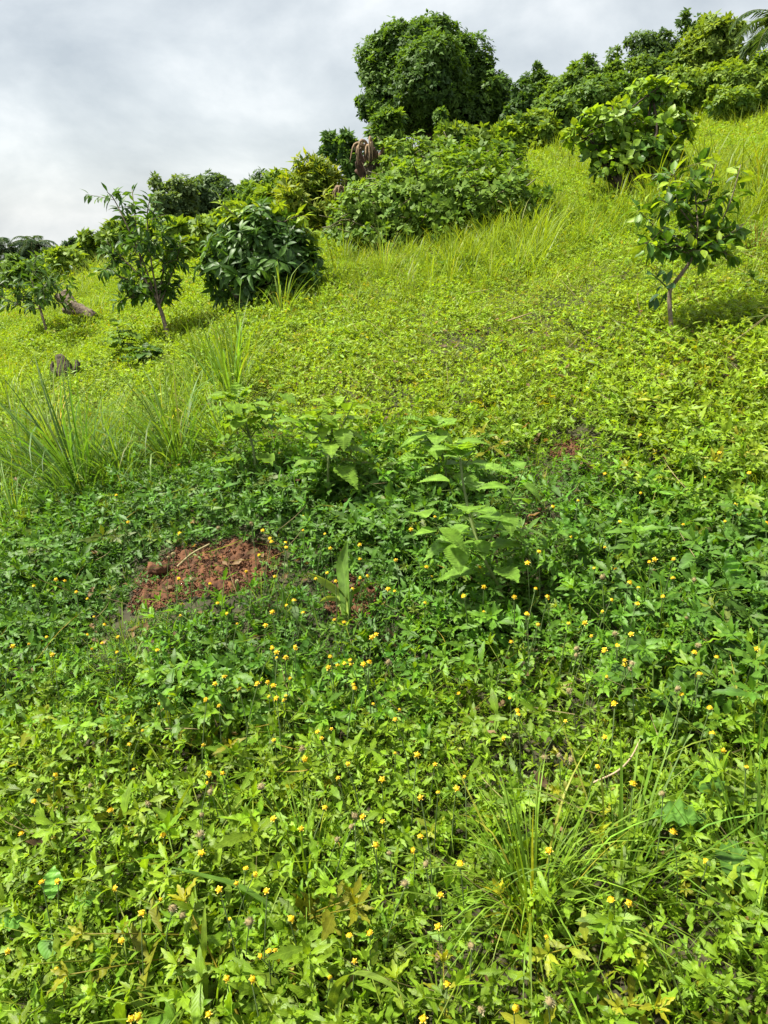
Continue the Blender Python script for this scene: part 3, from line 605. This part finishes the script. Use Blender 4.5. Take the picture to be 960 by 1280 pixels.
def bush(label, name, lobes, d, stems, ll, leaves, c1, c2, n, k, tips, tipc, **kw):
    base = W(stems[0][0], stems[0][1], d)[:2]; base = np.array([base[0], base[1], float(hgt(*base))]); t = thing(name, label, 'bush', base); bt = B(); bc = B()
    for l in lobes:
        c = W(l[0], l[1], d + (l[4] if len(l) > 4 else 0)); rad = np.array([l[2], (l[2] + l[3]) * .5, l[3]]) / F * d
        pts = crown_rosettes(bc, c, rad, int(n * l[2] * l[3] / 1000), k, ll, np.array(c1), np.array(c2), leaves, int(l[0]), **kw)
        for s in stems: bt.add(tube(smooth([W(stems[0][0], stems[0][1], d) - [0, 0, .04], (W(s[0], s[1], d) + c) / 2 + rg.normal(0, .05, 3), c], 4), [.018, .007], 6, .05))
        for q in pts[::5]: bt.add(tube(smooth([c + (q - c) * .2, c + (q - c) * .6 + rg.normal(0, .03, 3), q], 3), [.006, .002], 4))
    for tp in tips:
        p = px_path(tp, d - .1, .05); c0 = W(lobes[0][0], lobes[0][1], d); bt.add(tube(smooth([c0, (c0 + p[0]) / 2 + [0, 0, .02], p[0]], 3), [.006, .005], 4)); bt.add(tube(smooth(p, 3), [.005, .002], 4)); leafy(bc, p, 20, ll * .95, leaves, tipc, np.array(tipc) * 1.25)
    bt.build('stems', M_DARKBARK, t); bc.build('foliage', M_GLOSSY, t); return t
_, d4 = G(320, 388)
bush('dense dark leafy bush with a light sprig on top, standing on the left slope', 'bush', [(322, 318, 50, 46), (290, 335, 36, 42), (352, 330, 46, 40), (330, 352, 48, 34), (335, 285, 40, 28), (302, 288, 20, 20), (368, 302, 24, 20), (272, 318, 16, 24), (385, 330, 18, 22), (350, 372, 34, 14)], d4, [(322, 392), (335, 388)],
     .088, [leaf(5, .36, .5, dr, .3, 0, .05) for dr in (.2, .4, .6)], (.028, .074, .014), (.075, .155, .02), 52, 8,
     [[(305, 285), (292, 268), (272, 252)], [(320, 280), (312, 262), (300, 258)], [(350, 280), (372, 270), (385, 272)], [(335, 275), (345, 262), (348, 255)], [(310, 290), (290, 275), (285, 265)], [(360, 285), (380, 285), (392, 292)], [(330, 285), (325, 265), (322, 258)]], (.19, .28, .02), lump=.34)
_, d5 = G(790, 250)
bush('spreading round-leaved shrub in light green tiers above the citrus sapling', 'shrub', [(768, 158, 44, 22), (738, 175, 26, 18), (815, 118, 30, 18), (838, 160, 32, 20), (795, 188, 44, 24), (770, 205, 40, 20), (830, 195, 30, 26), (800, 145, 36, 18, .3)], d5,
     [(795, 248), (790, 252), (806, 244)], .074, RND, (.055, .13, .012), (.19, .30, .020), 70, 6, [[(735, 165), (718, 160), (708, 172)], [(815, 115), (835, 105), (848, 110)], [(845, 155), (862, 150), (872, 155)], [(770, 145), (765, 132), (772, 128)]], (.22, .31, .02), lump=.24, upcol=.9, tilt=.9)

# ------------------------------------------------------------------ dead wood on the left
_, d6 = G(100, 408)
lg = px_path([(70, 370), (88, 380), (104, 390), (118, 399)], d6, .0); log = thing('fallen_log', 'grey-brown forked dead log lying in the grass behind the small far sapling', 'log', (lg.mean(0)[0], lg.mean(0)[1], float(hgt(*lg.mean(0)[:2]))))
bb = B(); bb.add(tube(smooth(lg, 5), [.03, .045, .055, .06], 10, .14)); bb.build('trunk', M_BARK, log); bb = B(); bb.add(tube(smooth(px_path([(90, 381), (84, 372), (80, 364)], d6, 0), 4), [.05, .03], 8, .12)); bb.add(tube(smooth(px_path([(98, 390), (88, 389), (79, 388)], d6, 0), 4), [.04, .025], 8, .12)); bb.build('branch_stub', M_BARK, log)
g, d7 = G(85, 480); st = thing('tree_stump', 'dark rotten stump half hidden by grass on the left slope', 'stump', g); bb = B()
bb.add(tube(smooth([g - [0, 0, .06], W(80, 462, d7), W(74, 444, d7)], 4), [.06, .05, .025], 10, .2)); bb.build('trunk', M_DARKBARK, st); bb = B()
for q in ([(90, 470), (97, 458), (95, 450)], [(78, 470), (66, 462), (66, 452)]): bb.add(tube(smooth(px_path(q, d7, 0), 3), [.03, .008], 6, .15))
bb.build('snag', M_DARKBARK, st)
# a dry stalk across the bare soil and a clod of soil
def stick(label, pts, r, col, name='dry_stalk'):
    P = np.array([G(p[0], p[1], p[2])[0] + [0, 0, p[2]] for p in pts]); o = B().add(tube(smooth(P, 5), r, 5, .1, col=col)).build(name, M_STRAW, origin=P[0]); return tag(o, label, 'twig')
stick('pale dry stalk lying across the top of the red soil patch', [(222, 708, .03), (240, 692, .05), (262, 680, .06)], [.004, .003], (.30, .26, .14))
stick('pale bent dead grass stem among the weeds at the lower right', [(742, 978, .10), (770, 965, .12), (788, 948, .13), (800, 925, .13)], [.002, .0015], (.34, .27, .18))
stick('tan dry twig lying on the mid slope grass', [(635, 401, .12), (650, 396, .14), (665, 391, .14)], [.004, .003], (.22, .18, .09))
g, _ = G(196, 722); u = np.linspace(0, np.pi, 15); vv = np.linspace(0, 2 * np.pi, 25)[:-1]; sp_ = np.array([(math.sin(a) * math.cos(c), math.sin(a) * math.sin(c), math.cos(a)) for a in u for c in vv])
sp_ = sp_ * (1 + .26 * noise(sp_, 2.5) + .14 * noise(sp_, 7, 3))[:, None] * [.031, .026, .019]; q = [(i * 24 + j, i * 24 + (j + 1) % 24, (i + 1) * 24 + (j + 1) % 24, (i + 1) * 24 + j) for i in range(14) for j in range(24)]
tag(B().add(T(sp_ + g + [0, 0, .030], q)).build('soil_clod', M_SOIL, origin=g), 'rounded clod of red-brown soil at the left end of the bare patch', 'clod')

# ------------------------------------------------------------------ grass clumps that stand out
def clump(label, px, py, n, ln, lean, w, col, toward=None, bends=(.35, .7, 1.1, 1.6), grp=None, thin=.55, many=2.8):
    g, d = G(px, py); r = np.random.default_rng(int(px * 7 + py))
    n = int(n * many); w = w * thin; lean = lean * 1.35; bl = [blade(9, bd, w, kk) for bd, kk in zip(bends, (0, 0, .25, .5))]
    b = B(); a = r.uniform(0, 6.28, n); dd = np.abs(r.normal(0, lean, n)) + .03
    out = np.column_stack([np.cos(a), np.sin(a), a * 0]); Z = np.cos(dd)[:, None] * [0, 0, 1] + np.sin(dd)[:, None] * out
    if toward is not None: Z = unit(Z + np.array(toward))
    X = unit(np.cross(out, Z)); Y = np.cross(Z, X); Rm = np.stack([X, Y, Z], 2); pos = g + out * (.05 * ln[1] / .3 * r.uniform(0, 1, n))[:, None] - [0, 0, .02]
    S = 1.2 * r.uniform(*ln, n); c = np.array(col) * 1.25 * r.uniform(.7, 1.25, (n, 1)) * (1 + .06 * r.normal(size=(n, 3))); k = r.random(n) < .06; c[k] = c[k] * [1.9, 1.2, 1.6]; wi = r.integers(0, len(bl), n)
    for i, t in enumerate(bl):
        k = wi == i
        if k.any(): b.add(t, pos[k], Rm[k], S[k], np.clip(c[k], .004, 1))
    return tag(b.build('grass_clump', M_GRASS, origin=g), label, 'grass', grp)
GD, GL = (.055, .115, .018), (.125, .205, .018)
LT = (-.25, 0, 0)
clump('tall dark green grass clump leaning left at the left edge of the slope', 105, 625, 46, (.28, .62), .22, .028, GD, LT, (.4, .8, 1.4, 2.1))
clump('tall grass clump on the far left edge behind the leaning one', 35, 600, 36, (.25, .5), .3, .026, (.07, .13, .018), LT)
clump('upright grass clump between the leaning one and the broad-leaved weeds', 225, 585, 30, (.25, .5), .22, .032, (.075, .14, .02), (-.12, 0, 0), (.4, .8, 1.4, 2.1))
clump('broad-bladed light green grass clump below the thin sapling', 292, 505, 26, (.2, .42), .3, .042, (.10, .18, .022), (-.12, 0, 0), (.25, .5, .9, 1.4))
clump('arching grass clump filling the gap below the leaning one', 160, 610, 40, (.2, .42), .4, .024, (.10, .18, .02), LT, (.5, 1.0, 1.5, 2.0))
clump('pale drooping grass clump just above the leaning one', 70, 560, 40, (.22, .45), .4, .022, (.14, .21, .03), LT, (.6, 1.1, 1.6, 2.1))
clump('narrow-leaved grass clump between the broad-bladed one and the drooping round leaves', 285, 560, 34, (.2, .4), .35, .024, (.12, .20, .022), LT, (.5, 1.0, 1.5, 2.0))
clump('low grass clump at the left edge above the soft-leaved weed', 25, 660, 34, (.18, .36), .45, .022, (.11, .20, .02), LT, (.5, 1.0, 1.5, 2.0))
clump('wispy pale grass clump left of the broad-bladed one', 205, 545, 34, (.22, .42), .45, .02, (.13, .20, .03))
clump('feathery light grass clump below the rotten stump', 130, 560, 40, (.2, .38), .5, .016, (.15, .21, .03))
clump('dry brown tuft of dead grass at the right edge above the blue-green weed', 946, 318, 20, (.1, .26), .4, .03, (.16, .11, .05))
clump('tall grass tuft in front of the creeper mound', 480, 345, 50, (.2, .4), .45, .014, (.16, .22, .03))
clump('broad leaf tuft of grass beneath the dense dark bush', 352, 398, 22, (.2, .4), .5, .03, (.13, .20, .03))
clump('bright grass clump at the bottom left of centre', 385, 1110, 34, (.10, .22), .4, .028, GL)
clump('large bright grass clump standing right of centre near the bottom', 668, 1150, 60, (.14, .30), .32, .024, GL, (-.1, 0, 0))
clump('grass clump with long blades crossing over the weeds at lower right', 775, 1115, 30, (.14, .30), .5, .028, (.10, .18, .02))
clump('grass clump cut by the right edge of the picture, low down', 948, 1130, 26, (.12, .26), .4, .026, (.09, .16, .018))
clump('upright grass clump at the right edge beside the broad leaves', 935, 985, 14, (.12, .27), .25, .03, (.12, .19, .02), (.05, 0, 0))
clump('thin upright grass tuft at the right edge high on the near slope', 950, 620, 18, (.14, .3), .2, .016, (.13, .20, .02))
clump('grass clump at the very bottom left with wide light blades', 262, 1275, 16, (.10, .22), .45, .036, (.14, .22, .02))
clump('sparse grass clump in the bottom left corner', 150, 1250, 10, (.08, .2), .5, .03, (.12, .19, .02))
clump('thin bright tuft of grass between yellow flowers right of centre', 830, 800, 12, (.1, .24), .4, .02, (.13, .21, .02))
clump('thin grass tuft above the round broad leaves at right', 795, 690, 14, (.1, .24), .4, .014, (.13, .2, .02))
clump('small grass tuft left of the yellow flower cluster', 350, 1000, 16, (.1, .22), .35, .02, (.10, .18, .02))
def long_blade(label, pts, w, col):
    P = smooth([G(p[0], p[1], p[2])[0] + [0, 0, p[2]] for p in pts], 5); tg = unit(np.gradient(P, axis=0)); sd = unit(np.cross(tg, [0, .5, 1])); n = len(P); t = np.linspace(0, 1, n); ww = w * np.where(t < .4, .7 + .75 * t, 1 - ((t - .4) / .6) ** 2 * .96)
    V = np.empty((n, 3, 3)); V[:, 0] = P - sd * ww[:, None]; V[:, 1] = P + [0, 0, -.002]; V[:, 2] = P + sd * ww[:, None]
    q = [(i * 3 + j, i * 3 + j + 1, i * 3 + j + 4, i * 3 + j + 3) for i in range(n - 1) for j in (0, 1)]
    lv = np.column_stack([np.tile([-1, 0, 1], n), np.repeat(t, 3), np.zeros(3 * n)]); c = np.tile(np.array(col), (3 * n, 1))
    return tag(B().add(T(V.reshape(-1, 3), q, lv, c)).build('single_grass', M_WEED, origin=P[0]), label, 'grass', kind='thing')
long_blade('wide arching blade of grass at the bottom edge centre', [(415, 1290, 0.02), (418, 1240, .10), (440, 1216, .16), (480, 1226, .17), (520, 1258, .14)], .010, (.14, .21, .03))
long_blade('long dark blade slanting across the bottom left', [(350, 1140, .12), (300, 1108, .14), (250, 1093, .15), (205, 1082, .14)], .009, (.07, .14, .018))
long_blade('slim upright blade in the lower left among the weeds', [(213, 1040, .04), (222, 1010, .10), (240, 978, .15), (262, 950, .17)], .006, (.13, .2, .02))
long_blade('straight light blade standing at lower left', [(256, 1270, .04), (256, 1220, .1), (255, 1170, .15), (256, 1125, .18)], .006, (.15, .23, .02))
long_blade('pale folded blade below the corn seedling', [(392, 800, .05), (372, 775, .12), (368, 758, .13), (358, 765, .10)], .009, (.11, .17, .07))
long_blade('short pale blade beside the corn seedling', [(415, 800, .05), (400, 775, .10), (388, 755, .14)], .009, (.10, .17, .07))

# ------------------------------------------------------------------ broad-leaved weeds that stand out
rg = np.random.default_rng(26)
SB = [leaf(31, .62, .40, dr, .2, .05, .14, w * .3) for dr, w in ((.15, 1), (.35, 0), (.5, 1))]
OV = [leaf(15, .66, .5, dr, .18, 0, .10, w) for dr, w in ((.1, 1), (.3, 1), (.5, 0))]
NAR = [leaf(7, .2, .45, dr, .3, 0, .02) for dr in (.2, .4)]
def herb(label, stem_px, d, n, ll, leaves, c1, c2, r=.004, top=8, mat=M_WEED, name='leafy_weed', t0=.25):
    P = px_path(stem_px, d, .015); base = P[0].copy(); base[2] = float(hgt(base[0], base[1])); P[0] = base - [0, 0, .02]; t = thing(name, label, 'weed', base)
    B().add(tube(smooth(P, 6), [r, r * .6], 6, .03, col=(.10, .14, .03))).build('stem', M_STEM, t); b = B()
    q = smooth(P, 6); c1, c2 = np.array(c1), np.array(c2); dirs = unit(np.gradient(q, axis=0))
    for i in range(n):
        f = t0 + (1 - t0) * i / max(1, n - 1); k = int(f * (len(q) - 1)); a = i * 2.4 + .5; s = np.array([math.cos(a), math.sin(a), 0]); D = unit(s + dirs[k] * (.15 + .6 * f))
        S = ll * rg.uniform(.75, 1.15) * (1 - .35 * f ** 3); lf = leaves[rg.integers(len(leaves))]; pe = q[k] + D * S * .28
        b.add(tube([q[k], (q[k] + pe) / 2 + [0, 0, .003], pe], [.0016, .0012], 4, col=(.10, .16, .03))); b.add(lf, [pe], frames(D[None] - [0, 0, .18], (0, 0, 1)), [S], [c1 + (c2 - c1) * f * rg.uniform(.7, 1.1)])
    for sgn in (-1, 1, -.4) if n > 7 else ():              # side shoots
        k = int(len(q) * rg.uniform(.3, .6)); s0 = q[k]; h = np.linalg.norm(q[-1] - q[0]); e2 = s0 + np.array([sgn * h * rg.uniform(.2, .34), rg.normal(0, .1) * h, h * rg.uniform(.25, .45)]); sp2 = smooth([s0, (s0 + e2) / 2 + [0, 0, -.02 * h], e2], 4)
        b.add(tube(sp2, [r * .5, r * .3], 5, col=(.10, .15, .03))); m = 7; tt = np.linspace(.35, 1, m); P2 = np.stack([np.interp(tt * (len(sp2) - 1), np.arange(len(sp2)), sp2[:, i]) for i in range(3)], 1); an = np.arange(m) * 2.4
        b.add(leaves[1], P2, frames(np.column_stack([np.cos(an), np.sin(an), rg.uniform(-.3, .5, m)]), (0, 0, 1)), ll * rg.uniform(.5, .85, m), c1 + (c2 - c1) * rg.uniform(.2, 1, (m, 1)))
    a = rg.uniform(0, 6.28, top); D = unit(np.column_stack([np.cos(a), np.sin(a), rg.uniform(.3, 1.6, top)])); b.add(leaves[0], np.tile(q[-1], (top, 1)), frames(D, (0, 0, 1)), ll * rg.uniform(.3, .65, top), c2 * rg.uniform(.9, 1.15, (top, 1)))
    b.build('foliage', mat, t); return t
_, da = G(622, 752, .0)
herb('tall toothed broad-leaved weed with a pale curved stem in the centre', [(612, 790), (626, 745), (606, 700), (590, 655), (580, 610), (575, 572)], da - .08, 13, .135, SB, (.11, .22, .028), (.16, .29, .032), .0055, 9)
_, db = G(560, 620)
herb('bright broad-leaved weed rising just behind the tall toothed one', [(568, 650), (560, 605), (552, 565), (545, 535)], db - .12, 10, .135, SB, (.11, .22, .028), (.16, .29, .03), .005, 8)
_, de = G(415, 625)
herb('branchy broad-leaved weed with a yellow-green top left of centre', [(412, 628), (410, 585), (414, 545), (420, 512)], de - .12, 18, .12, SB, (.10, .20, .022), (.18, .29, .022), .005, 10)
_, df = G(322, 615)
herb('broad-leaved weed with drooping round leaves right of the tall grass', [(322, 618), (318, 570), (308, 530), (298, 498)], df - .1, 13, .125, OV, (.10, .19, .022), (.15, .26, .022), .005, 8)
_, dg = G(455, 620)
herb('low weed with bluish toothed leaves between the branchy weed and the bright one', [(452, 632), (456, 605), (462, 585)], dg, 7, .10, SB, (.06, .13, .04), (.08, .16, .045), .004, 6)
_, dh = G(664, 720)
herb('weed with a whorl of narrow pointed leaves right of the tall toothed one', [(676, 740), (664, 705), (656, 680), (652, 660)], dh, 12, .10, NAR, (.08, .155, .03), (.10, .19, .03), .004, 6)
_, di = G(790, 675)
herb('small light green weed with heart-shaped leaves between flowers at right', [(780, 690), (778, 668), (775, 650)], di, 6, .07, OV, (.10, .18, .02), (.15, .23, .022), .003, 5)
_, dj = G(40, 690)
herb('light green soft-leaved weed at the left edge under the tall grass', [(42, 700), (38, 672), (36, 650)], dj, 8, .09, OV, (.09, .16, .025), (.14, .21, .026), .004, 6)
_, dm = G(160, 452)
herb('pale broad-leaved weed growing between the log and the thin sapling', [(158, 455), (152, 430), (146, 408)], dm, 12, .13, OV, (.09, .17, .03), (.15, .24, .035), .005, 8)
_, dn = G(182, 462)
herb('dark low bushy weed at the foot of the thin sapling', [(184, 462), (182, 448), (180, 438)], dn, 14, .12, OV, (.035, .085, .014), (.06, .125, .018), .005, 8)
_, do = G(940, 372)
herb('blue-green broad-leaved weed at the right edge below the citrus sapling', [(948, 385), (946, 365), (942, 348)], do, 10, .10, OV, (.06, .12, .03), (.09, .16, .035), .004, 6)
_, dp = G(575, 345)
herb('leafy weed standing out of the slope below the creeper mound', [(572, 352), (570, 335), (572, 322)], dp, 12, .12, OV, (.06, .13, .016), (.11, .20, .02), .005, 7)
def rosette(label, px, py, leaves_, c, h=.05, tl=OV):
    """leaves_: (direction in degrees from +X, rise in degrees, length m, colour factor)"""
    g, _ = G(px, py); t = thing('broadleaf_weed', label, 'weed', g)
    for a, el, ln, k in leaves_:
        a, el = R(a), R(el); D = np.array([math.cos(a) * math.cos(el), math.sin(a) * math.cos(el), math.sin(el)]); s = g + [0, 0, -.01]; e2 = g + [0, 0, h] + D * .03
        b = B(); b.add(tube(smooth([s, (s + e2) / 2, e2], 3), [.0028, .002], 5, col=np.array([.09, .15, .03]))); b.add(tl[rg.integers(len(tl))], [e2], frames(D[None], (0, 0, 1) if el < 1.2 else (0, -1, .3)), [ln * .85], [np.array(c) * k * np.array([1, 1, 1])]); b.build('leaf', M_GLOSSY, t)
DB = (.048, .110, .015)
rosette('broad-leaved weed with dark oval leaves in the weeds at the right', 893, 735, [(200, 12, .11, 1.2), (150, 35, .11, 1), (-40, 15, .12, .9), (20, 10, .11, .8), (100, 20, .10, 1)], DB, .09)
rosette('one upright bright oval leaf with darker ones below, near the right edge', 912, 790, [(95, 66, .10, 3.0), (200, 8, .11, 1), (-80, 5, .12, 1.1), (10, 8, .11, .9)], DB, .08)
rosette('big dark ribbed leaves low in the hollow at the right', 895, 880, [(200, 5, .13, 1), (-70, 0, .14, .8), (-20, 5, .14, .8), (140, 20, .12, 1.1), (60, 15, .12, .9)], DB, .07)
rosette('dark wide-leaved weed just left of the hollow', 818, 890, [(170, 10, .12, 1.1), (100, 20, .12, 1), (-100, 8, .11, .9), (20, 12, .12, 1)], DB, .08)
rosette('wide-leaved weed hugging the right edge above the others', 945, 720, [(180, 20, .12, 1.5), (240, 12, .12, 1.2), (90, 30, .11, 1.3), (130, 20, .1, 1)], DB, .09)
rosette('round-leaved weed under the crossing grass blades at the lower right', 905, 1075, [(170, 15, .11, 1.6), (100, 25, .10, 1.5), (-30, 12, .12, 1.4), (-110, 8, .10, 1.3), (40, 18, .11, 1.2)], DB, .07)
rosette('light broad-leaved seedling in the lower left corner among weeds', 70, 1180, [(100, 55, .075, 3.2), (30, 20, .08, 2.4), (200, 20, .08, 2.2), (-70, 15, .07, 2.2)], DB, .06)
rosette('broad-leaved weed left of the red soil patch', 40, 800, [(100, 20, .09, 2), (200, 15, .09, 1.8), (-10, 12, .09, 1.6), (-90, 12, .09, 1.7)], DB, .06)
# corn-like seedling beside the small soil patch
g, dk = G(432, 770); corn = thing('corn_seedling', 'stout pale seedling with wide folded leaves right of the red soil patch', 'seedling', g)
for pts, w, c in ([[(432, 772), (426, 745), (405, 728), (384, 716)], .018, (.22, .30, .06)], [[(432, 772), (430, 735), (428, 705), (434, 676)],   .018, (.10, .19, .025)], [[(434, 772), (438, 745), (452, 735), (470, 728)], .012, (.10, .18, .025)], [[(432, 770), (422, 752), (412, 748), (400, 752)], .013, (.20, .27, .07)]):
    P = smooth([W(p[0], p[1], dk - .12 + .02 * i) for i, p in enumerate(pts)], 5); tg = unit(np.gradient(P, axis=0)); sd = unit(np.cross(tg, [.1, .9, .4])); n = len(P); t = np.linspace(0, 1, n); ww = w * np.where(t < .5, .55 + .9 * t, 1 - ((t - .5) / .5) ** 2 * .95)
    V = np.empty((n, 3, 3)); V[:, 0] = P - sd * ww[:, None]; V[:, 1] = P + np.cross(sd, tg) * ww[:, None] * .6; V[:, 2] = P + sd * ww[:, None]; q = [(i * 3 + j, i * 3 + j + 1, i * 3 + j + 4, i * 3 + j + 3) for i in range(n - 1) for j in (0, 1)]
    B().add(T(V.reshape(-1, 3), q, np.column_stack([np.tile([-1, 0, 1], n), np.repeat(t, 3), np.zeros(3 * n)]), np.tile(np.array(c), (3 * n, 1)))).build('leaf', M_WEED, corn)

# ------------------------------------------------------------------ yellow flowers and dry seed heads, each one by itself
FL = {3: [(133,30),(55,32),(70,48),(100,68),(242,100),(250,72),(318,88),(357,97),(377,86),(38,146),(5,146),(116,135),(60,172),(96,190),(70,198),(46,193),(95,205),(325,158),(477,241),(463,288),(390,218),(677,188),(847,205),(827,342),(206,307),(252,300),(220,340),(62,342),(158,402),(303,422),(275,469),(420,472),(464,381),(536,370),(597,420),(697,447),(667,503),(607,523),(549,530),(228,545),(62,607),(151,646),(423,616),(358,611),(399,693),(547,671),(529,704),(680,761),(615,862),(607,966),(311,1006),(382,989),(113,941),(37,827),(64,1037),(43,1054),(13,1081),(637,1155),(330,1072),(250,1130),(559,1268)],
      2: [(176,46),(305,32),(343,25),(391,30),(526,41),(97,17),(40,5),(716,147),(798,163),(688,194),(731,218),(748,118),(562,202),(530,220),(552,226),(475,295),(430,347),(678,356),(448,447),(741,451),(692,474),(695,458),(180,449),(112,542),(128,498),(370,581),(545,653),(671,710),(70,640),(193,800),(142,815),(388,830),(534,864),(470,904),(789,823),(732,838),(764,933),(404,1015),(189,1109),(30,1045),(837,1130),(754,1138),(434,1245),(458,1260),(696,1248),(845,765),(818,767)],
      4: [(310,27),(351,25),(375,82),(606,52),(623,120),(569,176),(814,43),(680,62),(15,243),(17,267),(180,267),(659,229),(667,314),(703,369),(778,432),(282,417),(312,304),(344,207),(402,486),(124,709),(652,746),(332,875),(386,885),(116,991),(532,660),(5,1232),(313,122)],
      1: [(482,195),(350,340),(778,268),(725,352),(885,354),(838,437),(850,484),(800,515),(480,411),(246,438),(149,467),(400,518),(640,532),(223,585),(346,635),(308,702),(384,697),(57,684),(97,641),(516,672),(536,660),(607,665),(604,735),(436,760),(474,762),(372,800),(466,823),(566,807),(711,816),(88,760),(132,806),(55,870),(8,812),(340,867),(278,877),(300,935),(347,991),(397,990),(97,908),(210,908),(449,941),(424,1053),(702,1095),(914,1006),(952,522),(680,1020),(765,1030)],
      7: [(220,555),(490,478),(440,588),(320,545),(320,655),(320,672),(292,694),(239,660),(173,664),(342,644),(413,684),(435,697),(535,735),(558,645),(541,615),(719,617),(667,722),(732,680),(943,718),(875,775),(835,720),(913,806),(732,777),(825,857),(360,836),(376,845),(236,800),(267,790),(130,763),(27,763),(100,728),(78,745),(208,632),(72,537),(23,522),(130,493),(203,500),(106,882),(43,903),(27,885),(73,922),(217,955),(331,950),(350,940),(290,941),(268,944),(245,942),(222,922),(300,1005),(570,443),(320,598),(130,440)],
      6: [(602,718),(387,580),(425,660),(905,735),(950,748),(875,715),(915,858),(865,790),(908,978),(820,843),(725,952),(700,890),(595,860),(312,988),(255,908),(293,940),(112,892),(348,1035),(290,1048),(155,1055),(215,868),(190,892),(790,1012),(602,988),(885,1022),(396,1060),(760,983)]}
DRY = {3: [(442,75),(330,580),(320,612),(446,714),(500,803),(270,662),(15,512),(720,1020),(745,1255),(155,356),(563,760)], 2: [(298,470),(793,657),(669,657),(575,900),(832,950),(612,940),(490,548),(702,510),(675,582)],
       4: [(217,48),(395,85),(548,168),(186,192),(195,397),(156,400),(504,513),(118,1225),(615,30),(113,388)], 6: [(730,695),(838,680),(562,787),(578,787),(788,876),(640,870)], 1: [(655,885),(682,740),(240,1015),(335,735),(385,950),(447,1057)]}
OFF = {3: (320, 800, .375), 2: (0, 800, .375), 4: (640, 800, .375), 1: (640, 480, 1 / 3), 7: (330, 480, .375), 6: (0, 400, .375)}
def head_mesh(kind, r):
    b = B()
    b.add(tube([(0, 0, -.006), (0, 0, -.003), (0, 0, .0005), (0, 0, .0022)], [.0012, .0034, .0042, .0036], 8, .04, col=(.09, .15, .03)))
    if kind == 'dry':
        b.add(tube([(0, 0, 0), (0, 0, .003), (0, 0, .006), (0, 0, .008)], [.0036, .0056, .0048, .0015], 8, .1, col=(.22, .18, .08)))
        n = 46; d = unit(rg.normal(size=(n, 3)) + [0, 0, .7]); b.add(kite(.16, .5, 0, 0), d * .003 + [0, 0, .003], frames(d, (0, 1, .2)), .006 * rg.uniform(.7, 1.2, n), np.array([.36, .33, .19]) * rg.uniform(.6, 1.3, (n, 1)))
        return b.mesh('seed_head', M_STRAW)
    b.add(tube([(0, 0, .001), (0, 0, .003), (0, 0, .005), (0, 0, .0062)], [.0036, .0045, .0036, .0012], 8, .06, col=(.70, .49, .012)))
    n = 30; d = unit(rg.normal(size=(n, 3)) * [1, 1, .5] + [0, 0, 1]); b.add(kite(.5, .5, 0, 0), d * .002 + [0, 0, .003], frames(d, (0, 1, .2)), .0035 * rg.uniform(.7, 1.2, n), np.array([.74, .54, .02]) * rg.uniform(.7, 1.2, (n, 1)))
    np_ = 5; a = np.arange(np_) / np_ * 6.28 + r.uniform(0, 1); D = np.column_stack([np.cos(a), np.sin(a), np.full(np_, r.uniform(.1, .6))])
    b.add(leaf(4, .75, .6, .15, .2), np.column_stack([np.cos(a), np.sin(a), a * 0]) * .0035 + [0, 0, .002], frames(D, (0, 0, 1)), np.full(np_, .0032), np.array([.80, .60, .10]))
    return b.mesh('flower_head', M_PETAL)
def stalk_mesh(h, r):
    t = np.linspace(0, 1, 5); bx, by_ = r.normal(0, .02, 2); P = np.column_stack([bx * t ** 2, by_ * t ** 2, h * t]); return P[-1], B().add(tube(P, [.0013, .0009], 5, .02, col=(.10, .15, .045))).mesh('stalk', M_STEM)
for kind, data, name, lab, cat, grp, part in (('yellow', FL, 'yellow_wildflower', 'small yellow daisy-like flower on a thin green stalk above the low weeds', 'flower', 'yellow wildflowers among the weeds', 'flower_head'),
                                             ('dry', DRY, 'dry_seedhead', 'small pale brown fluffy seed head on a thin stalk above the low weeds', 'seed head', 'dry seed heads among the weeds', 'seed_head')):
    heads = [head_mesh(kind, r2) for _ in range(5)]; stalks = [stalk_mesh(h, r2) for h in np.linspace(.14, .2, 7)]
    for key, pts in data.items():
        ox, oy, s = OFF[key]
        for X, Y in pts:
            tip, sm = stalks[rg.integers(7)]; a = rg.uniform(0, 6.28); k = rg.uniform(.85, 1.15); up = tip[2] * k
            g, d = G(ox + X * s, oy + Y * s, up); c, s2 = math.cos(a), math.sin(a); off = np.array([tip[0] * c - tip[1] * s2, tip[0] * s2 + tip[1] * c]) * k
            o = bpy.data.objects.new(name, sm); COL.objects.link(o); xy = g[:2] - off; o.location = (xy[0], xy[1], float(hgt(*xy))); o.rotation_euler = (0, 0, a); o.scale = (k, k, k); tag(o, lab, cat, grp)
            h = bpy.data.objects.new(part, heads[rg.integers(5)]); COL.objects.link(h); h.parent = o; h.location = tip; q = rg.uniform(.7, 1.2); h.scale = (q, q, q)
            h.rotation_euler = (rg.normal(0, .35) + .25, rg.normal(0, .35), rg.uniform(0, 6.28))
